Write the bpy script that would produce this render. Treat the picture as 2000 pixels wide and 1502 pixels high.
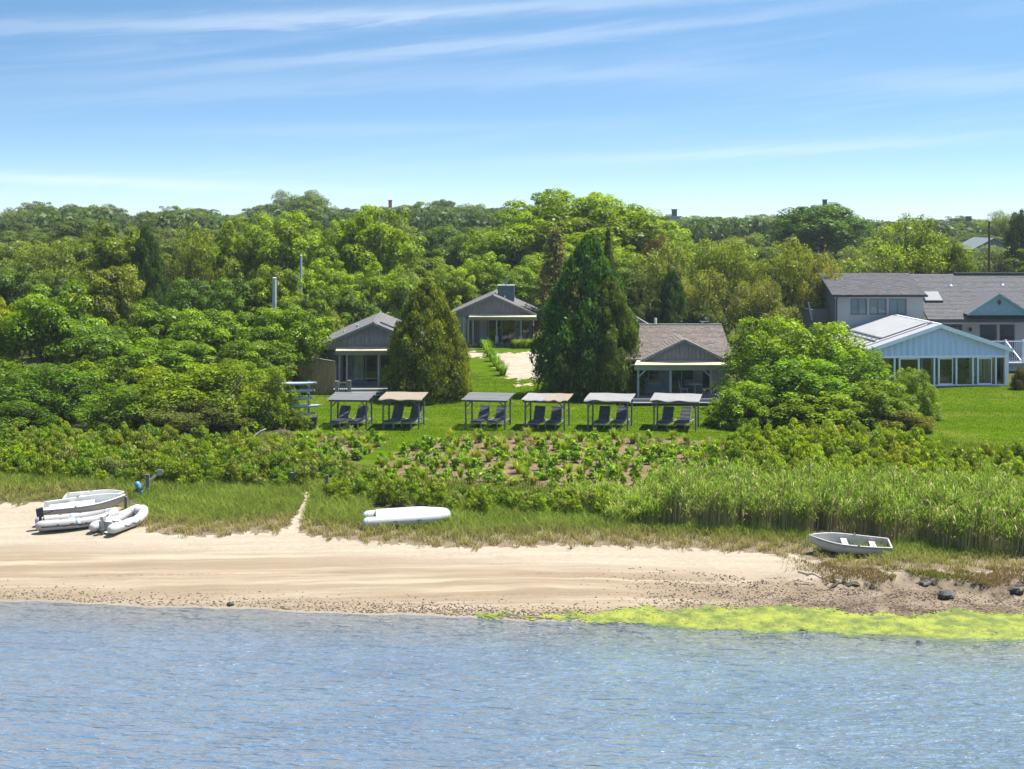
import bpy, math, random
import numpy as np
from mathutils import Vector, Matrix, Euler

# ------------------------------------------------------------------ camera, sky, sun, exposure
S = bpy.context.scene
for o in list(bpy.data.objects):
    bpy.data.objects.remove(o)
F, CH, HY = 2800.0, 14.0, 430.0           # focal length in photo pixels, camera height, horizon row
cam_d = bpy.data.cameras.new("camera")
cam = bpy.data.objects.new("camera", cam_d)
S.collection.objects.link(cam)
cam.location = (0, 0, CH)
cam.rotation_euler = (math.radians(90), 0, 0)
cam_d.sensor_fit = 'HORIZONTAL'
cam_d.sensor_width = 36
cam_d.lens = 36 * F / 2000
cam_d.shift_y = -(751 - HY) / 2000
cam_d.clip_start, cam_d.clip_end = 0.5, 8000
S.camera = cam

SUN = Vector((0.36, 0.11, 0.90)).normalized()
SUN_EL, SUN_ROT = math.asin(SUN.z), math.atan2(SUN.x, SUN.y)
W = bpy.data.worlds.new("World")
S.world = W
W.use_nodes = True


def build_world():
    nt = W.node_tree
    N, L = nt.nodes, nt.links
    N.clear()

    def m(op, a, b=None, c=None, clamp=False):
        n = N.new('ShaderNodeMath')
        n.operation, n.use_clamp = op, clamp
        for i, v in enumerate((a, b, c)):
            if v is None:
                continue
            if isinstance(v, (int, float)):
                n.inputs[i].default_value = v
            else:
                L.new(v, n.inputs[i])
        return n.outputs[0]
    tc = N.new('ShaderNodeTexCoord')
    sp = N.new('ShaderNodeSeparateXYZ')
    L.new(tc.outputs['Generated'], sp.inputs[0])
    x, y, z = sp.outputs
    zc = m('MAXIMUM', z, 0.0)
    cb = N.new('ShaderNodeCombineXYZ')                    # the blue comes down close to the horizon, as in the photo
    L.new(x, cb.inputs[0]); L.new(y, cb.inputs[1])
    L.new(m('ADD', m('MULTIPLY', zc, 4.6), 0.045), cb.inputs[2])
    nv = N.new('ShaderNodeVectorMath'); nv.operation = 'NORMALIZE'
    L.new(cb.outputs[0], nv.inputs[0])
    sky = N.new('ShaderNodeTexSky')
    sky.sky_type = 'NISHITA'
    sky.sun_disc = False
    sky.sun_elevation, sky.sun_rotation = SUN_EL, SUN_ROT
    sky.altitude, sky.air_density, sky.dust_density, sky.ozone_density = 0, 1.0, 0.6, 2.0
    L.new(nv.outputs[0], sky.inputs[0])
    v_ = m('ARCSINE', z)
    hs = N.new('ShaderNodeHueSaturation')
    hs.inputs['Hue'].default_value = 0.5
    hs.inputs['Saturation'].default_value = 1.02
    hs.inputs['Value'].default_value = 1.0
    L.new(sky.outputs[0], hs.inputs['Color'])
    # cirrus: streaks in azimuth / elevation
    u = m('ARCTAN2', x, y)
    v = m('ARCSINE', z)

    def noise(su, sv, tilt, detail, dist, off):
        c = N.new('ShaderNodeCombineXYZ')
        L.new(m('MULTIPLY', u, su), c.inputs[0])
        L.new(m('MULTIPLY', m('ADD', v, m('MULTIPLY', u, -tilt)), sv), c.inputs[1])
        c.inputs[2].default_value = off
        n = N.new('ShaderNodeTexNoise')
        n.inputs['Scale'].default_value = 1.0
        n.inputs['Detail'].default_value = detail
        n.inputs['Roughness'].default_value = 0.6
        n.inputs['Distortion'].default_value = dist
        L.new(c.outputs[0], n.inputs['Vector'])
        return n.outputs[0]

    def ramp(f, a, b):
        n = N.new('ShaderNodeMapRange')
        n.inputs[1].default_value, n.inputs[2].default_value = a, b
        n.interpolation_type = 'SMOOTHSTEP'
        L.new(f, n.inputs[0])
        return n.outputs[0]
    fine = noise(9, 120, 0.11, 8, 1.1, 1.3)
    broad = noise(2.6, 30, 0.10, 3, 0.4, 4.1)
    mask = m('MULTIPLY', ramp(broad, 0.46, 0.72), ramp(fine, 0.30, 0.72))
    mask = m('MULTIPLY', mask, 0.30)
    # the long streaks that cross this part of the sky: (elevation at u=0, slope, width, u centre, u half-length, strength)
    for a, b, wd, uc, ul, st in ((.1465, .062, .0042, -.10, .32, .75), (.1235, .098, .0040, -.02, .26, .62), (.0985, .03, .0065, .07, .13, .42),
                                 (.0395, .049, .0032, .18, .17, .60), (.0155, -.038, .0028, -.30, .16, .80), (.137, .10, .003, .36, .12, .55),
                                 (.088, .015, .006, .32, .12, .45), (.065, .02, .0035, -.11, .12, .25), (.105, .085, .006, -.2, .16, .3)):
        d = m('DIVIDE', m('SUBTRACT', m('SUBTRACT', v, a), m('MULTIPLY', u, b)), wd)
        d = m('ADD', d, m('MULTIPLY', m('SUBTRACT', fine, .5), 4.0))
        g = m('EXPONENT', m('MULTIPLY', m('MULTIPLY', d, d), -0.6))
        e = m('DIVIDE', m('SUBTRACT', u, uc), ul)
        g2 = m('EXPONENT', m('MULTIPLY', m('MULTIPLY', e, e), -1.0))
        mask = m('ADD', mask, m('MULTIPLY', m('MULTIPLY', g, g2), st))
    mask = m('MINIMUM', m('MULTIPLY', mask, 0.40), 0.85)
    mx = N.new('ShaderNodeMix'); mx.data_type = 'RGBA'
    L.new(mask, mx.inputs[0])
    tn = N.new('ShaderNodeMix'); tn.data_type = 'RGBA'; tn.blend_type = 'MULTIPLY'
    tn.inputs[0].default_value = 1.0
    L.new(hs.outputs[0], tn.inputs[6]); tn.inputs[7].default_value = (.85, 1.09, 1.06, 1)
    hz_ = N.new('ShaderNodeMix'); hz_.data_type = 'RGBA'      # pale band of summer haze along the horizon
    L.new(m('MULTIPLY', m('EXPONENT', m('MULTIPLY', m('ABSOLUTE', v_), -28.0)), .7), hz_.inputs[0])
    L.new(tn.outputs[2], hz_.inputs[6]); hz_.inputs[7].default_value = (4.35, 4.75, 5.5, 1)
    L.new(hz_.outputs[2], mx.inputs[6])
    mx.inputs[7].default_value = (5.4, 5.8, 6.3, 1)
    bg = N.new('ShaderNodeBackground')
    bg.inputs['Strength'].default_value = 0.090
    L.new(mx.outputs[2], bg.inputs[0])
    out = N.new('ShaderNodeOutputWorld')
    L.new(bg.outputs[0], out.inputs[0])


build_world()
sun_d = bpy.data.lights.new("sun", 'SUN')
sun_d.energy, sun_d.angle, sun_d.color = 5.0, math.radians(0.53), (1.0, 0.955, 0.88)
sun = bpy.data.objects.new("sun", sun_d)
S.collection.objects.link(sun)
sun.rotation_euler = (-SUN).to_track_quat('-Z', 'Y').to_euler()
sun.location = (30, 60, 80)

S.view_settings.view_transform = 'Standard'
S.view_settings.look = 'None'
S.view_settings.exposure = 1.15
S.view_settings.gamma = 1.0
S.view_settings.use_curve_mapping = False
S.render.engine = 'CYCLES'
cy = S.cycles
cy.use_denoising = True
try:
    cy.denoiser = 'OPENIMAGEDENOISE'
except Exception:
    pass
cy.max_bounces, cy.diffuse_bounces, cy.glossy_bounces, cy.transmission_bounces, cy.transparent_max_bounces = 6, 3, 3, 4, 10
cy.volume_bounces = 0
cy.sample_clamp_indirect = 6
cy.sample_clamp_direct = 1.1
cy.caustics_reflective = cy.caustics_refractive = False

# ------------------------------------------------------------------ helpers
C = S.collection
rng = np.random.default_rng(7)
random.seed(7)


def wx(px, Y): return (px - 1000) / F * Y
def wz(py, Y): return CH - (py - HY) / F * Y
def to_px(X, Y, Z): return 1000 + F * X / Y, HY + F * (CH - Z) / Y


def sstep(a, b, x):
    t = np.clip((x - a) / (b - a), 0, 1)
    return t * t * (3 - 2 * t)


PT = np.array([-200, 10, 30, 40, 44, 47, 49.4, 50.6, 52, 54, 57.8, 62, 66, 72, 78, 82, 90, 95, 100, 120, 150, 200, 260, 350, 500, 800, 5000.])
PZ = np.array([-6, -5, -2.6, -1.5, -.9, -.42, -.13, 0, .2, .5, .95, 1.3, 1.6, 2.0, 2.35, 2.45, 2.6, 2.72, 2.85, 3.3, 4.0, 5.5, 7.0, 8.5, 9.5, 8, 4.])
PZR = np.array([-6, -5, -2.6, -1.5, -.9, -.40, -.09, 0, .07, .17, .72, 1.2, 1.55, 2.0, 2.35, 2.45, 2.6, 2.72, 2.85, 3.3, 4.3, 6.3, 8.2, 10, 10, 8, 4.])


def shore(X, Y):
    X, Y = np.asarray(X, float), np.asarray(Y, float)
    w = 1 - sstep(58, 78, Y)
    wob = 0.10 * np.sin(X * 0.9 + 1) + 0.07 * np.sin(X * 2.3 + .4) + 0.04 * np.sin(X * 5.1)
    return Y + (0.13 * (np.clip(X, -60, 60) + 2.5) + wob * (1 - sstep(52, 58, Y))) * w


def bank_edge(X):
    return 55.55 + 0.35 * np.sin(X * 1.3 + .7) + 0.22 * np.sin(X * 3.1) + 0.12 * np.sin(X * 7.7 + 2) + 0.06 * np.sin(X * 15)


def height(X, Y):
    X, Y = np.asarray(X, float), np.asarray(Y, float)
    t = shore(X, Y)
    r = sstep(1, 11, X)
    z = np.interp(t, PT, PZ) * (1 - r) + np.interp(t, PT, PZR) * r
    e = bank_edge(X)
    bank = sstep(-.10, .16, t - e) * (1 - sstep(1.2, 2.6, t - e)) * sstep(10.2, 12.6, X) * 0.22
    z = z + bank
    z = z + (0.035 * np.sin(X * .8 + Y * .31) * np.sin(Y * .63 - X * .2)) * sstep(58, 66, Y)
    z = z + 0.02 * np.sin(X * 1.9 + Y * 2.3) * np.sin(X * .7 - Y * 1.7) * sstep(50.5, 53, t) * (1 - sstep(58, 62, t))
    return z


def hz(X, Y): return float(height(X, Y))


def G(px, py):
    """the point of the terrain seen at a pixel of the photograph"""
    lo, hi = 20.0, 600.0
    Ys = np.linspace(30, 450, 4000)
    Xs = (px - 1000) / F * Ys
    d = CH - (py - HY) / F * Ys - height(Xs, Ys)
    k = np.argmax(d <= 0)
    Y = Ys[k] if d[k] <= 0 else 450
    X = (px - 1000) / F * Y
    return float(X), float(Y), hz(X, Y)


def link(o, parent=None):
    C.objects.link(o)
    if parent is not None:
        o.parent = parent
    return o


def tag(o, label=None, cat=None, group=None, kind=None):
    if label: o['label'] = label
    if cat: o['category'] = cat
    if group: o['group'] = group
    if kind: o['kind'] = kind
    return o


def thing(name, label, cat, loc=(0, 0, 0), rotz=0.0, group=None, rot=None):
    o = bpy.data.objects.new(name, None)
    o.empty_display_size = .3
    link(o)
    o.location = loc
    o.rotation_euler = rot if rot else (0, 0, rotz)
    return tag(o, label, cat, group)


class MB:
    def __init__(s):
        s.v, s.f = [], []

    def add(s, vs, fs):
        n = len(s.v)
        s.v += [tuple(map(float, p)) for p in vs]
        s.f += [tuple(i + n for i in q) for q in fs]
        return s

    def bx(s, x0, x1, y0, y1, z0, z1):
        return s.add([(x0, y0, z0), (x1, y0, z0), (x1, y1, z0), (x0, y1, z0), (x0, y0, z1), (x1, y0, z1), (x1, y1, z1), (x0, y1, z1)],
                     [(0, 3, 2, 1), (4, 5, 6, 7), (0, 1, 5, 4), (1, 2, 6, 5), (2, 3, 7, 6), (3, 0, 4, 7)])

    def bar(s, p, q, w, h=None, up=(0, 0, 1)):
        h = h or w
        p, q = Vector(p), Vector(q)
        d = (q - p).normalized()
        u = Vector(up)
        if abs(d.dot(u)) > .98: u = Vector((0, 1, 0))
        a = d.cross(u).normalized() * w / 2
        b = a.cross(d).normalized() * h / 2
        return s.add([p - a - b, p + a - b, p + a + b, p - a + b, q - a - b, q + a - b, q + a + b, q - a + b],
                     [(0, 1, 2, 3), (7, 6, 5, 4), (0, 4, 5, 1), (1, 5, 6, 2), (2, 6, 7, 3), (3, 7, 4, 0)])

    def prism(s, poly, y0, y1):
        """polygon in x,z pushed along y"""
        n = len(poly)
        vs = [(a, y0, b) for a, b in poly] + [(a, y1, b) for a, b in poly]
        fs = [tuple(range(n)), tuple(range(2 * n - 1, n - 1, -1))] + [(i, i + n, (i + 1) % n + n, (i + 1) % n) for i in range(n)]
        return s.add(vs, fs)

    def tube(s, pts, r, n=8, cap=True):
        pts = [Vector(p) for p in pts]
        rs = r if isinstance(r, (list, tuple)) else [r] * len(pts)
        base = len(s.v)
        prev = None
        for i, p in enumerate(pts):
            d = (pts[min(i + 1, len(pts) - 1)] - pts[max(i - 1, 0)])
            d = d.normalized() if d.length > 1e-6 else Vector((0, 0, 1))
            if prev is None:
                u = Vector((0, 0, 1)) if abs(d.z) < .9 else Vector((1, 0, 0))
                a = d.cross(u).normalized()
            else:
                a = (prev - d * prev.dot(d)).normalized()
            prev = a
            b = d.cross(a)
            for k in range(n):
                t = 2 * math.pi * k / n
                s.v.append(tuple(p + (a * math.cos(t) + b * math.sin(t)) * rs[i]))
        for i in range(len(pts) - 1):
            for k in range(n):
                k2 = (k + 1) % n
                s.f.append((base + i * n + k, base + i * n + k2, base + (i + 1) * n + k2, base + (i + 1) * n + k))
        if cap:
            s.f.append(tuple(base + k for k in range(n - 1, -1, -1)))
            s.f.append(tuple(base + (len(pts) - 1) * n + k for k in range(n)))
        return s

    def lathe(s, prof, n=12, c=(0, 0, 0)):
        base = len(s.v)
        for r, z in prof:
            for k in range(n):
                t = 2 * math.pi * k / n
                s.v.append((c[0] + r * math.cos(t), c[1] + r * math.sin(t), c[2] + z))
        for i in range(len(prof) - 1):
            for k in range(n):
                k2 = (k + 1) % n
                s.f.append((base + i * n + k, base + i * n + k2, base + (i + 1) * n + k2, base + (i + 1) * n + k))
        s.f.append(tuple(base + k for k in range(n - 1, -1, -1)))
        s.f.append(tuple(base + (len(prof) - 1) * n + k for k in range(n)))
        return s

    def grid(s, P):
        """P[i][j] points"""
        base, R, Q = len(s.v), len(P), len(P[0])
        for row in P:
            s.v += [tuple(p) for p in row]
        for i in range(R - 1):
            for j in range(Q - 1):
                s.f.append((base + i * Q + j, base + i * Q + j + 1, base + (i + 1) * Q + j + 1, base + (i + 1) * Q + j))
        return s

    def mesh(s, name, mat=None, smooth=False):
        me = bpy.data.meshes.new(name)
        me.from_pydata(s.v, [], s.f)
        if smooth:
            me.polygons.foreach_set('use_smooth', [True] * len(me.polygons))
        if mat: me.materials.append(mat)
        me.update()
        return me

    def obj(s, name, mat, parent=None, smooth=False):
        return link(bpy.data.objects.new(name, s.mesh(name, mat, smooth)), parent)


def np_mesh(name, V, Fa, mat, smooth=False, col=None, attrs=None):
    me = bpy.data.meshes.new(name)
    V = np.ascontiguousarray(V, dtype=np.float32)
    Fa = np.ascontiguousarray(Fa, dtype=np.int32)
    k = Fa.shape[1]
    me.vertices.add(len(V)); me.vertices.foreach_set('co', V.ravel())
    me.loops.add(Fa.size); me.loops.foreach_set('vertex_index', Fa.ravel())
    me.polygons.add(len(Fa))
    me.polygons.foreach_set('loop_start', np.arange(0, Fa.size, k, dtype=np.int32))
    if smooth:
        me.polygons.foreach_set('use_smooth', np.ones(len(Fa), dtype=bool))
    if col is not None:
        a = me.color_attributes.new('col', 'FLOAT_COLOR', 'POINT')
        c4 = np.ones((len(V), 4), np.float32); c4[:, :3] = col
        a.data.foreach_set('color', c4.ravel())
    for nm, val in (attrs or {}).items():
        a = me.attributes.new(nm, 'FLOAT', 'POINT')
        a.data.foreach_set('value', np.ascontiguousarray(val, np.float32))
    if mat: me.materials.append(mat)
    me.update(calc_edges=True)
    me.validate()
    return me


# ------------------------------------------------------------------ materials
class NT:
    def __init__(s, name):
        s.m = bpy.data.materials.new(name)
        s.m.use_nodes = True
        s.t = s.m.node_tree
        s.N, s.L = s.t.nodes, s.t.links
        s.N.clear()
        s.out = s.N.new('ShaderNodeOutputMaterial')

    def n(s, typ, **kw):
        o = s.N.new(typ)
        for k, v in kw.items(): setattr(o, k, v)
        return o

    def put(s, inp, v):
        if hasattr(v, 'is_output') or isinstance(v, bpy.types.NodeSocket): s.L.new(v, inp)
        elif v is not None: inp.default_value = v

    def math(s, op, a, b=None, clamp=False):
        o = s.n('ShaderNodeMath', operation=op, use_clamp=clamp)
        s.put(o.inputs[0], a)
        if b is not None: s.put(o.inputs[1], b)
        return o.outputs[0]

    def coords(s, kind='Object', scale=(1, 1, 1), rot=(0, 0, 0)):
        if kind == 'World':
            src = s.n('ShaderNodeNewGeometry').outputs['Position']
        else:
            src = s.n('ShaderNodeTexCoord').outputs[kind]
        mp = s.n('ShaderNodeMapping')
        mp.inputs['Scale'].default_value = scale
        mp.inputs['Rotation'].default_value = rot
        s.L.new(src, mp.inputs[0])
        return mp.outputs[0]

    def noise(s, vec, scale, detail=4, rough=.55, dist=0):
        o = s.n('ShaderNodeTexNoise')
        o.inputs['Scale'].default_value, o.inputs['Detail'].default_value = scale, detail
        o.inputs['Roughness'].default_value, o.inputs['Distortion'].default_value = rough, dist
        s.L.new(vec, o.inputs['Vector'])
        return o.outputs[0]

    def ramp(s, f, a, b, lo=0., hi=1.):
        o = s.n('ShaderNodeMapRange', interpolation_type='SMOOTHSTEP')
        s.put(o.inputs[0], f)
        for i, v in ((1, a), (2, b), (3, lo), (4, hi)): o.inputs[i].default_value = v
        return o.outputs[0]

    def mix(s, f, a, b, mode='MIX'):
        o = s.n('ShaderNodeMix', data_type='RGBA', blend_type=mode)
        s.put(o.inputs[0], f)
        for i, v in ((6, a), (7, b)):
            s.put(o.inputs[i], (*v, 1) if isinstance(v, tuple) and len(v) == 3 else v)
        return o.outputs[2]

    def bump(s, h, strength=.3, dist=.05, nrm=None):
        o = s.n('ShaderNodeBump')
        o.inputs['Strength'].default_value, o.inputs['Distance'].default_value = strength, dist
        s.L.new(h, o.inputs['Height'])
        if nrm is not None: s.L.new(nrm, o.inputs['Normal'])
        return o.outputs[0]

    def pbr(s, col, rough=.7, metal=0, nrm=None, spec=.5, **kw):
        o = s.n('ShaderNodeBsdfPrincipled')
        s.put(o.inputs['Base Color'], (*col, 1) if isinstance(col, tuple) and len(col) == 3 else col)
        s.put(o.inputs['Roughness'], rough)
        o.inputs['Metallic'].default_value = metal
        o.inputs['Specular IOR Level'].default_value = spec
        if nrm is not None: s.L.new(nrm, o.inputs['Normal'])
        s.L.new(o.outputs[0], s.out.inputs[0])
        return s.m

    def attr(s, name):
        return s.n('ShaderNodeAttribute', attribute_name=name)

    def island(s):
        return s.n('ShaderNodeNewGeometry').outputs['Random Per Island']


def simple(name, col, rough=.6, var=.25, scale=3., stretch=(1, 1, 1), bump=.15, metal=0, spec=.4, grime=0.):
    t = NT(name)
    col = tuple(c * .8 for c in col)
    v = t.coords('Object', stretch)
    f = t.noise(v, scale, 5, .6)
    lo = tuple(max(0, c * (1 - var)) for c in col)
    hi = tuple(min(1, c * (1 + var)) for c in col)
    c = t.mix(t.ramp(f, .3, .7), lo, hi)
    if grime:
        g = t.noise(t.coords('Object'), .9, 4, .65)
        c = t.mix(t.ramp(g, .5, .75, 0, grime), c, (col[0] * .45, col[1] * .42, col[2] * .38))
    isl = t.island()
    c = t.mix(.22 if var else 0., c, t.mix(isl, lo, hi))
    nrm = t.bump(f, bump, .02) if bump else None
    return t.pbr(c, rough, metal, nrm, spec)


M = {}
M['grey_board'] = simple('weathered grey board', (.30, .275, .275), .85, .35, 3, (6, 6, .5), .3, grime=.5)
M['grey_trim'] = simple('grey green painted trim', (.42, .46, .44), .65, .12, 4, (1, 1, 1), .08, grime=.25)
M['dark_trim'] = simple('dark gutter paint', (.03, .04, .045), .5, .15, 4, (1, 1, 1), .05)
M['post_grey'] = simple('weathered grey timber', (.33, .32, .30), .85, .25, 3, (5, 5, .5), .25, grime=.4)
M['pergola_wood'] = simple('pergola grey timber', (.17, .165, .155), .85, .3, 3, (5, 5, .6), .25, grime=.4)
M['deck'] = simple('weathered deck board', (.27, .27, .27), .85, .25, 3, (.5, 6, 6), .2, grime=.3)
M['shingle_tan'] = simple('silvered cedar shingle', (.185, .150, .132), .9, .55, 9, (1, 1, 1), .3)
M['shingle_grey'] = simple('grey asphalt shingle', (.145, .135, .135), .9, .30, 9, (1, 1, 1), .3)
M['shingle_cool'] = simple('cool grey roof shingle', (.125, .12, .128), .9, .32, 9, (1, 1, 1), .3)
M['roof_under'] = simple('roof deck', (.16, .15, .15), .9, .2)
M['awning'] = simple('cream awning canvas', (.56, .465, .32), .85, .1, 3, (1, 1, 1), .1, grime=.2)
M['siding_grey'] = simple('pale grey shingle siding', (.50, .49, .49), .85, .12, 4, (1, 1, 6), .2, grime=.2)
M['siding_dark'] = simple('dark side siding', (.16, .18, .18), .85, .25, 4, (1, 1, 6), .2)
M['cottage_wall'] = simple('grey green cottage wall', (.27, .31, .32), .8, .2, 3, (1, 5, 1), .15, grime=.3)
M['blue_panel'] = simple('blue grey painted panel', (.22, .36, .42), .7, .1, 3)
M['window_trim'] = simple('slate window trim', (.20, .22, .23), .6, .12, 3)
M['white_metal'] = simple('white metal frame', (.97, .97, 1.15), .45, .06, 3, (1, 1, 1), .03, grime=.12)
M['pale_blue'] = simple('pale blue ribbed panel', (.68, .76, 1.08), .5, .08, 3, (3, 3, .4), .05, grime=.1)
M['roof_white'] = simple('white insulated roof panel', (.30, .295, .30), .55, .08, 2, (1, 1, 1), .05, grime=.35)
M['skylight'] = simple('skylight lens', (.26, .265, .27), .3, .05)
M['pipe_white'] = simple('white vent pipe', (.72, .72, .72), .5, .08)
M['chimney_grey'] = simple('grey chimney shingle', (.14, .17, .19), .85, .25, 6)
M['brick'] = simple('brick chimney', (.22, .12, .09), .9, .3, 6)
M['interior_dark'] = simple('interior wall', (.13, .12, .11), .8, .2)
M['floor_wood'] = simple('interior floor', (.28, .18, .11), .5, .2, 3, (.5, 5, 1))
M['curtain'] = simple('curtain cloth', (.92, .93, .88), .9, .12, 3, (6, 6, .5))
M['tan_wall'] = simple('varnished wood wall', (.85, .56, .25), .5, .2, 3, (4, 4, .5))
M['fence_wood'] = simple('cedar fence board', (.44, .29, .17), .85, .3, 3, (5, 5, .5), .25, grime=.3)
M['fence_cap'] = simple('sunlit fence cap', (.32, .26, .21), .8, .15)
M['cushion'] = simple('slate cushion fabric', (.105, .115, .14), .9, .25, 6)
M['lounger_wood'] = simple('silver teak lounger', (.30, .28, .27), .8, .2, 3, (5, .5, 5))
M['canvas_tan'] = simple('tan reed canvas', (.265, .215, .16), .9, .18, 5, (3, .6, 1), .2, grime=.2)
M['canvas_white'] = simple('off white canvas', (.25, .24, .235), .9, .12, 5, (1, 1, 1), .2, grime=.3)
M['slat_pale'] = simple('pale weathered slat', (.28, .275, .275), .85, .15, 5, (.5, 5, 5), .2, grime=.3)
M['hull_white'] = simple('white gelcoat', (.85, .83, .80), .35, .05, 2, (1, 1, 1), .02, grime=.12)
M['hull_worn'] = simple('worn white gelcoat', (.56, .53, .51), .5, .12, 4, (1, 1, 1), .05, grime=.5)
M['hull_shaded'] = simple('beige shaded hull', (.50, .43, .37), .5, .1, 3, grime=.2)  # shadow on the white boats' outer sides, put into a beige colour
M['hypalon'] = simple('pale grey inflatable fabric', (.42, .40, .39), .5, .07, 4, (1, 1, 1), .03, grime=.15)
M['hypalon_white'] = simple('white inflatable fabric', (.56, .55, .54), .45, .05, 4, (1, 1, 1), .03, grime=.12)
M['hypalon_cone'] = simple('blue grey tube end', (.42, .50, .55), .5, .08)
M['rubber'] = simple('black rubber', (.018, .019, .022), .6, .2)
M['engine'] = simple('black outboard cowling', (.025, .028, .033), .3, .1)
M['steel'] = simple('galvanised steel', (.35, .36, .37), .4, .1, metal=.8)
M['board_blue'] = simple('pale blue paddle board', (.36, .44, .52), .35, .05)
M['bin_dark'] = simple('dark slate plastic', (.04, .045, .06), .6, .2)
M['blue_plastic'] = simple('blue plastic', (.10, .30, .62), .4, .12)
M['driftwood'] = simple('driftwood', (.36, .32, .29), .9, .25, 4, (.5, 5, 5), .4)
M['pole_wood'] = simple('brown pole timber', (.11, .065, .045), .9, .25, 4, (5, 5, .4), .3)
M['pole_pale'] = simple('pale pole paint', (.50, .52, .54), .6, .1)
M['bark'] = simple('bark', (.12, .095, .075), .95, .4, 5, (4, 4, .8), .5)
M['rock'] = simple('dark wet rock', (.055, .05, .042), .6, .4, 5, (1, 1, 1), .5)
M['pot'] = simple('terracotta', (.30, .20, .15), .8, .2)
M['chair_white'] = simple('white garden chair', (.55, .58, .60), .5, .06)


def glass_mat(name, tint, refl=.9, trans=.75):
    t = NT(name)
    tr = t.n('ShaderNodeBsdfTransparent')
    tr.inputs[0].default_value = (tint[0] * trans, tint[1] * trans, tint[2] * trans, 1)
    gl = t.n('ShaderNodeBsdfGlossy')
    gl.inputs['Roughness'].default_value = .03
    gl.inputs['Color'].default_value = (refl, refl, refl, 1)
    fr = t.n('ShaderNodeFresnel'); fr.inputs[0].default_value = 1.5
    mx = t.n('ShaderNodeMixShader')
    t.L.new(t.math('MULTIPLY', fr.outputs[0], 1.2, True), mx.inputs[0])
    t.L.new(tr.outputs[0], mx.inputs[1]); t.L.new(gl.outputs[0], mx.inputs[2])
    t.L.new(mx.outputs[0], t.out.inputs[0])
    return t.m


M['glass'] = glass_mat('window glass', (.9, .95, .95), trans=.95)
M['glass_blue'] = glass_mat('bluish window glass', (.35, .45, .5), trans=.5)


def frosted():
    t = NT('bright window blind')
    f = t.noise(t.coords('Object'), .7, 2)
    return t.pbr(t.mix(f, (.26, .38, .43), (.40, .50, .54)), .25, 0, None, .6)


M['blind'] = frosted()


def poly_mat():
    t = NT('milky roof panel')
    f = t.noise(t.coords('Object'), 1.1, 4)
    c = t.mix(f, (.42, .42, .43), (.55, .55, .56))
    d = t.n('ShaderNodeBsdfDiffuse'); t.L.new(c, d.inputs[0])
    tl = t.n('ShaderNodeBsdfTranslucent'); t.L.new(c, tl.inputs[0])
    mx = t.n('ShaderNodeMixShader'); mx.inputs[0].default_value = .45
    t.L.new(d.outputs[0], mx.inputs[1]); t.L.new(tl.outputs[0], mx.inputs[2])
    t.L.new(mx.outputs[0], t.out.inputs[0])
    return t.m


M['poly'] = poly_mat()


def leaf_mat():
    t = NT('foliage')
    oi = t.n('ShaderNodeObjectInfo')
    isl = t.island()
    hsv = t.n('ShaderNodeHueSaturation')
    t.L.new(oi.outputs['Color'], hsv.inputs['Color'])
    t.L.new(t.math('SUBTRACT', t.ramp(isl, 0, 1, .492, .512), t.math('MULTIPLY', t.attr('tone').outputs['Fac'], .006)), hsv.inputs['Hue'])
    r2 = t.math('FRACT', t.math('MULTIPLY', isl, 37.7))
    tone = t.attr('tone').outputs['Fac']
    t.L.new(t.math('MULTIPLY', t.ramp(r2, 0, 1, .65, 1.35), t.ramp(tone, 0, 1, .68, 1.32)), hsv.inputs['Value'])
    hsv.inputs['Saturation'].default_value = 1.0
    d = t.n('ShaderNodeBsdfDiffuse'); t.L.new(hsv.outputs[0], d.inputs[0])
    tl = t.n('ShaderNodeBsdfTranslucent')
    t.L.new(t.mix(1.0, hsv.outputs[0], (1.5, 1.35, .5), 'MULTIPLY'), tl.inputs[0])
    mx = t.n('ShaderNodeMixShader'); mx.inputs[0].default_value = .39
    t.L.new(d.outputs[0], mx.inputs[1]); t.L.new(tl.outputs[0], mx.inputs[2])
    g = t.n('ShaderNodeBsdfGlossy'); g.inputs['Roughness'].default_value = .45
    g.inputs['Color'].default_value = (.9, .95, 1, 1)
    m2 = t.n('ShaderNodeMixShader'); m2.inputs[0].default_value = .012
    t.L.new(mx.outputs[0], m2.inputs[1]); t.L.new(g.outputs[0], m2.inputs[2])
    t.L.new(m2.outputs[0], t.out.inputs[0])
    return t.m


M['leaf'] = leaf_mat()


def blade_mat():
    t = NT('grass blade')
    a = t.attr('col')
    isl = t.island()
    c = t.mix(1.0, a.outputs['Color'], t.mix(isl, (.95, .95, .8), (1.9, 1.9, 1.5)), 'MULTIPLY')
    d = t.n('ShaderNodeBsdfDiffuse'); t.L.new(c, d.inputs[0])
    tl = t.n('ShaderNodeBsdfTranslucent'); t.L.new(c, tl.inputs[0])
    mx = t.n('ShaderNodeMixShader'); mx.inputs[0].default_value = .4
    t.L.new(d.outputs[0], mx.inputs[1]); t.L.new(tl.outputs[0], mx.inputs[2])
    t.L.new(mx.outputs[0], t.out.inputs[0])
    return t.m


M['blade'] = blade_mat()


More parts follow.
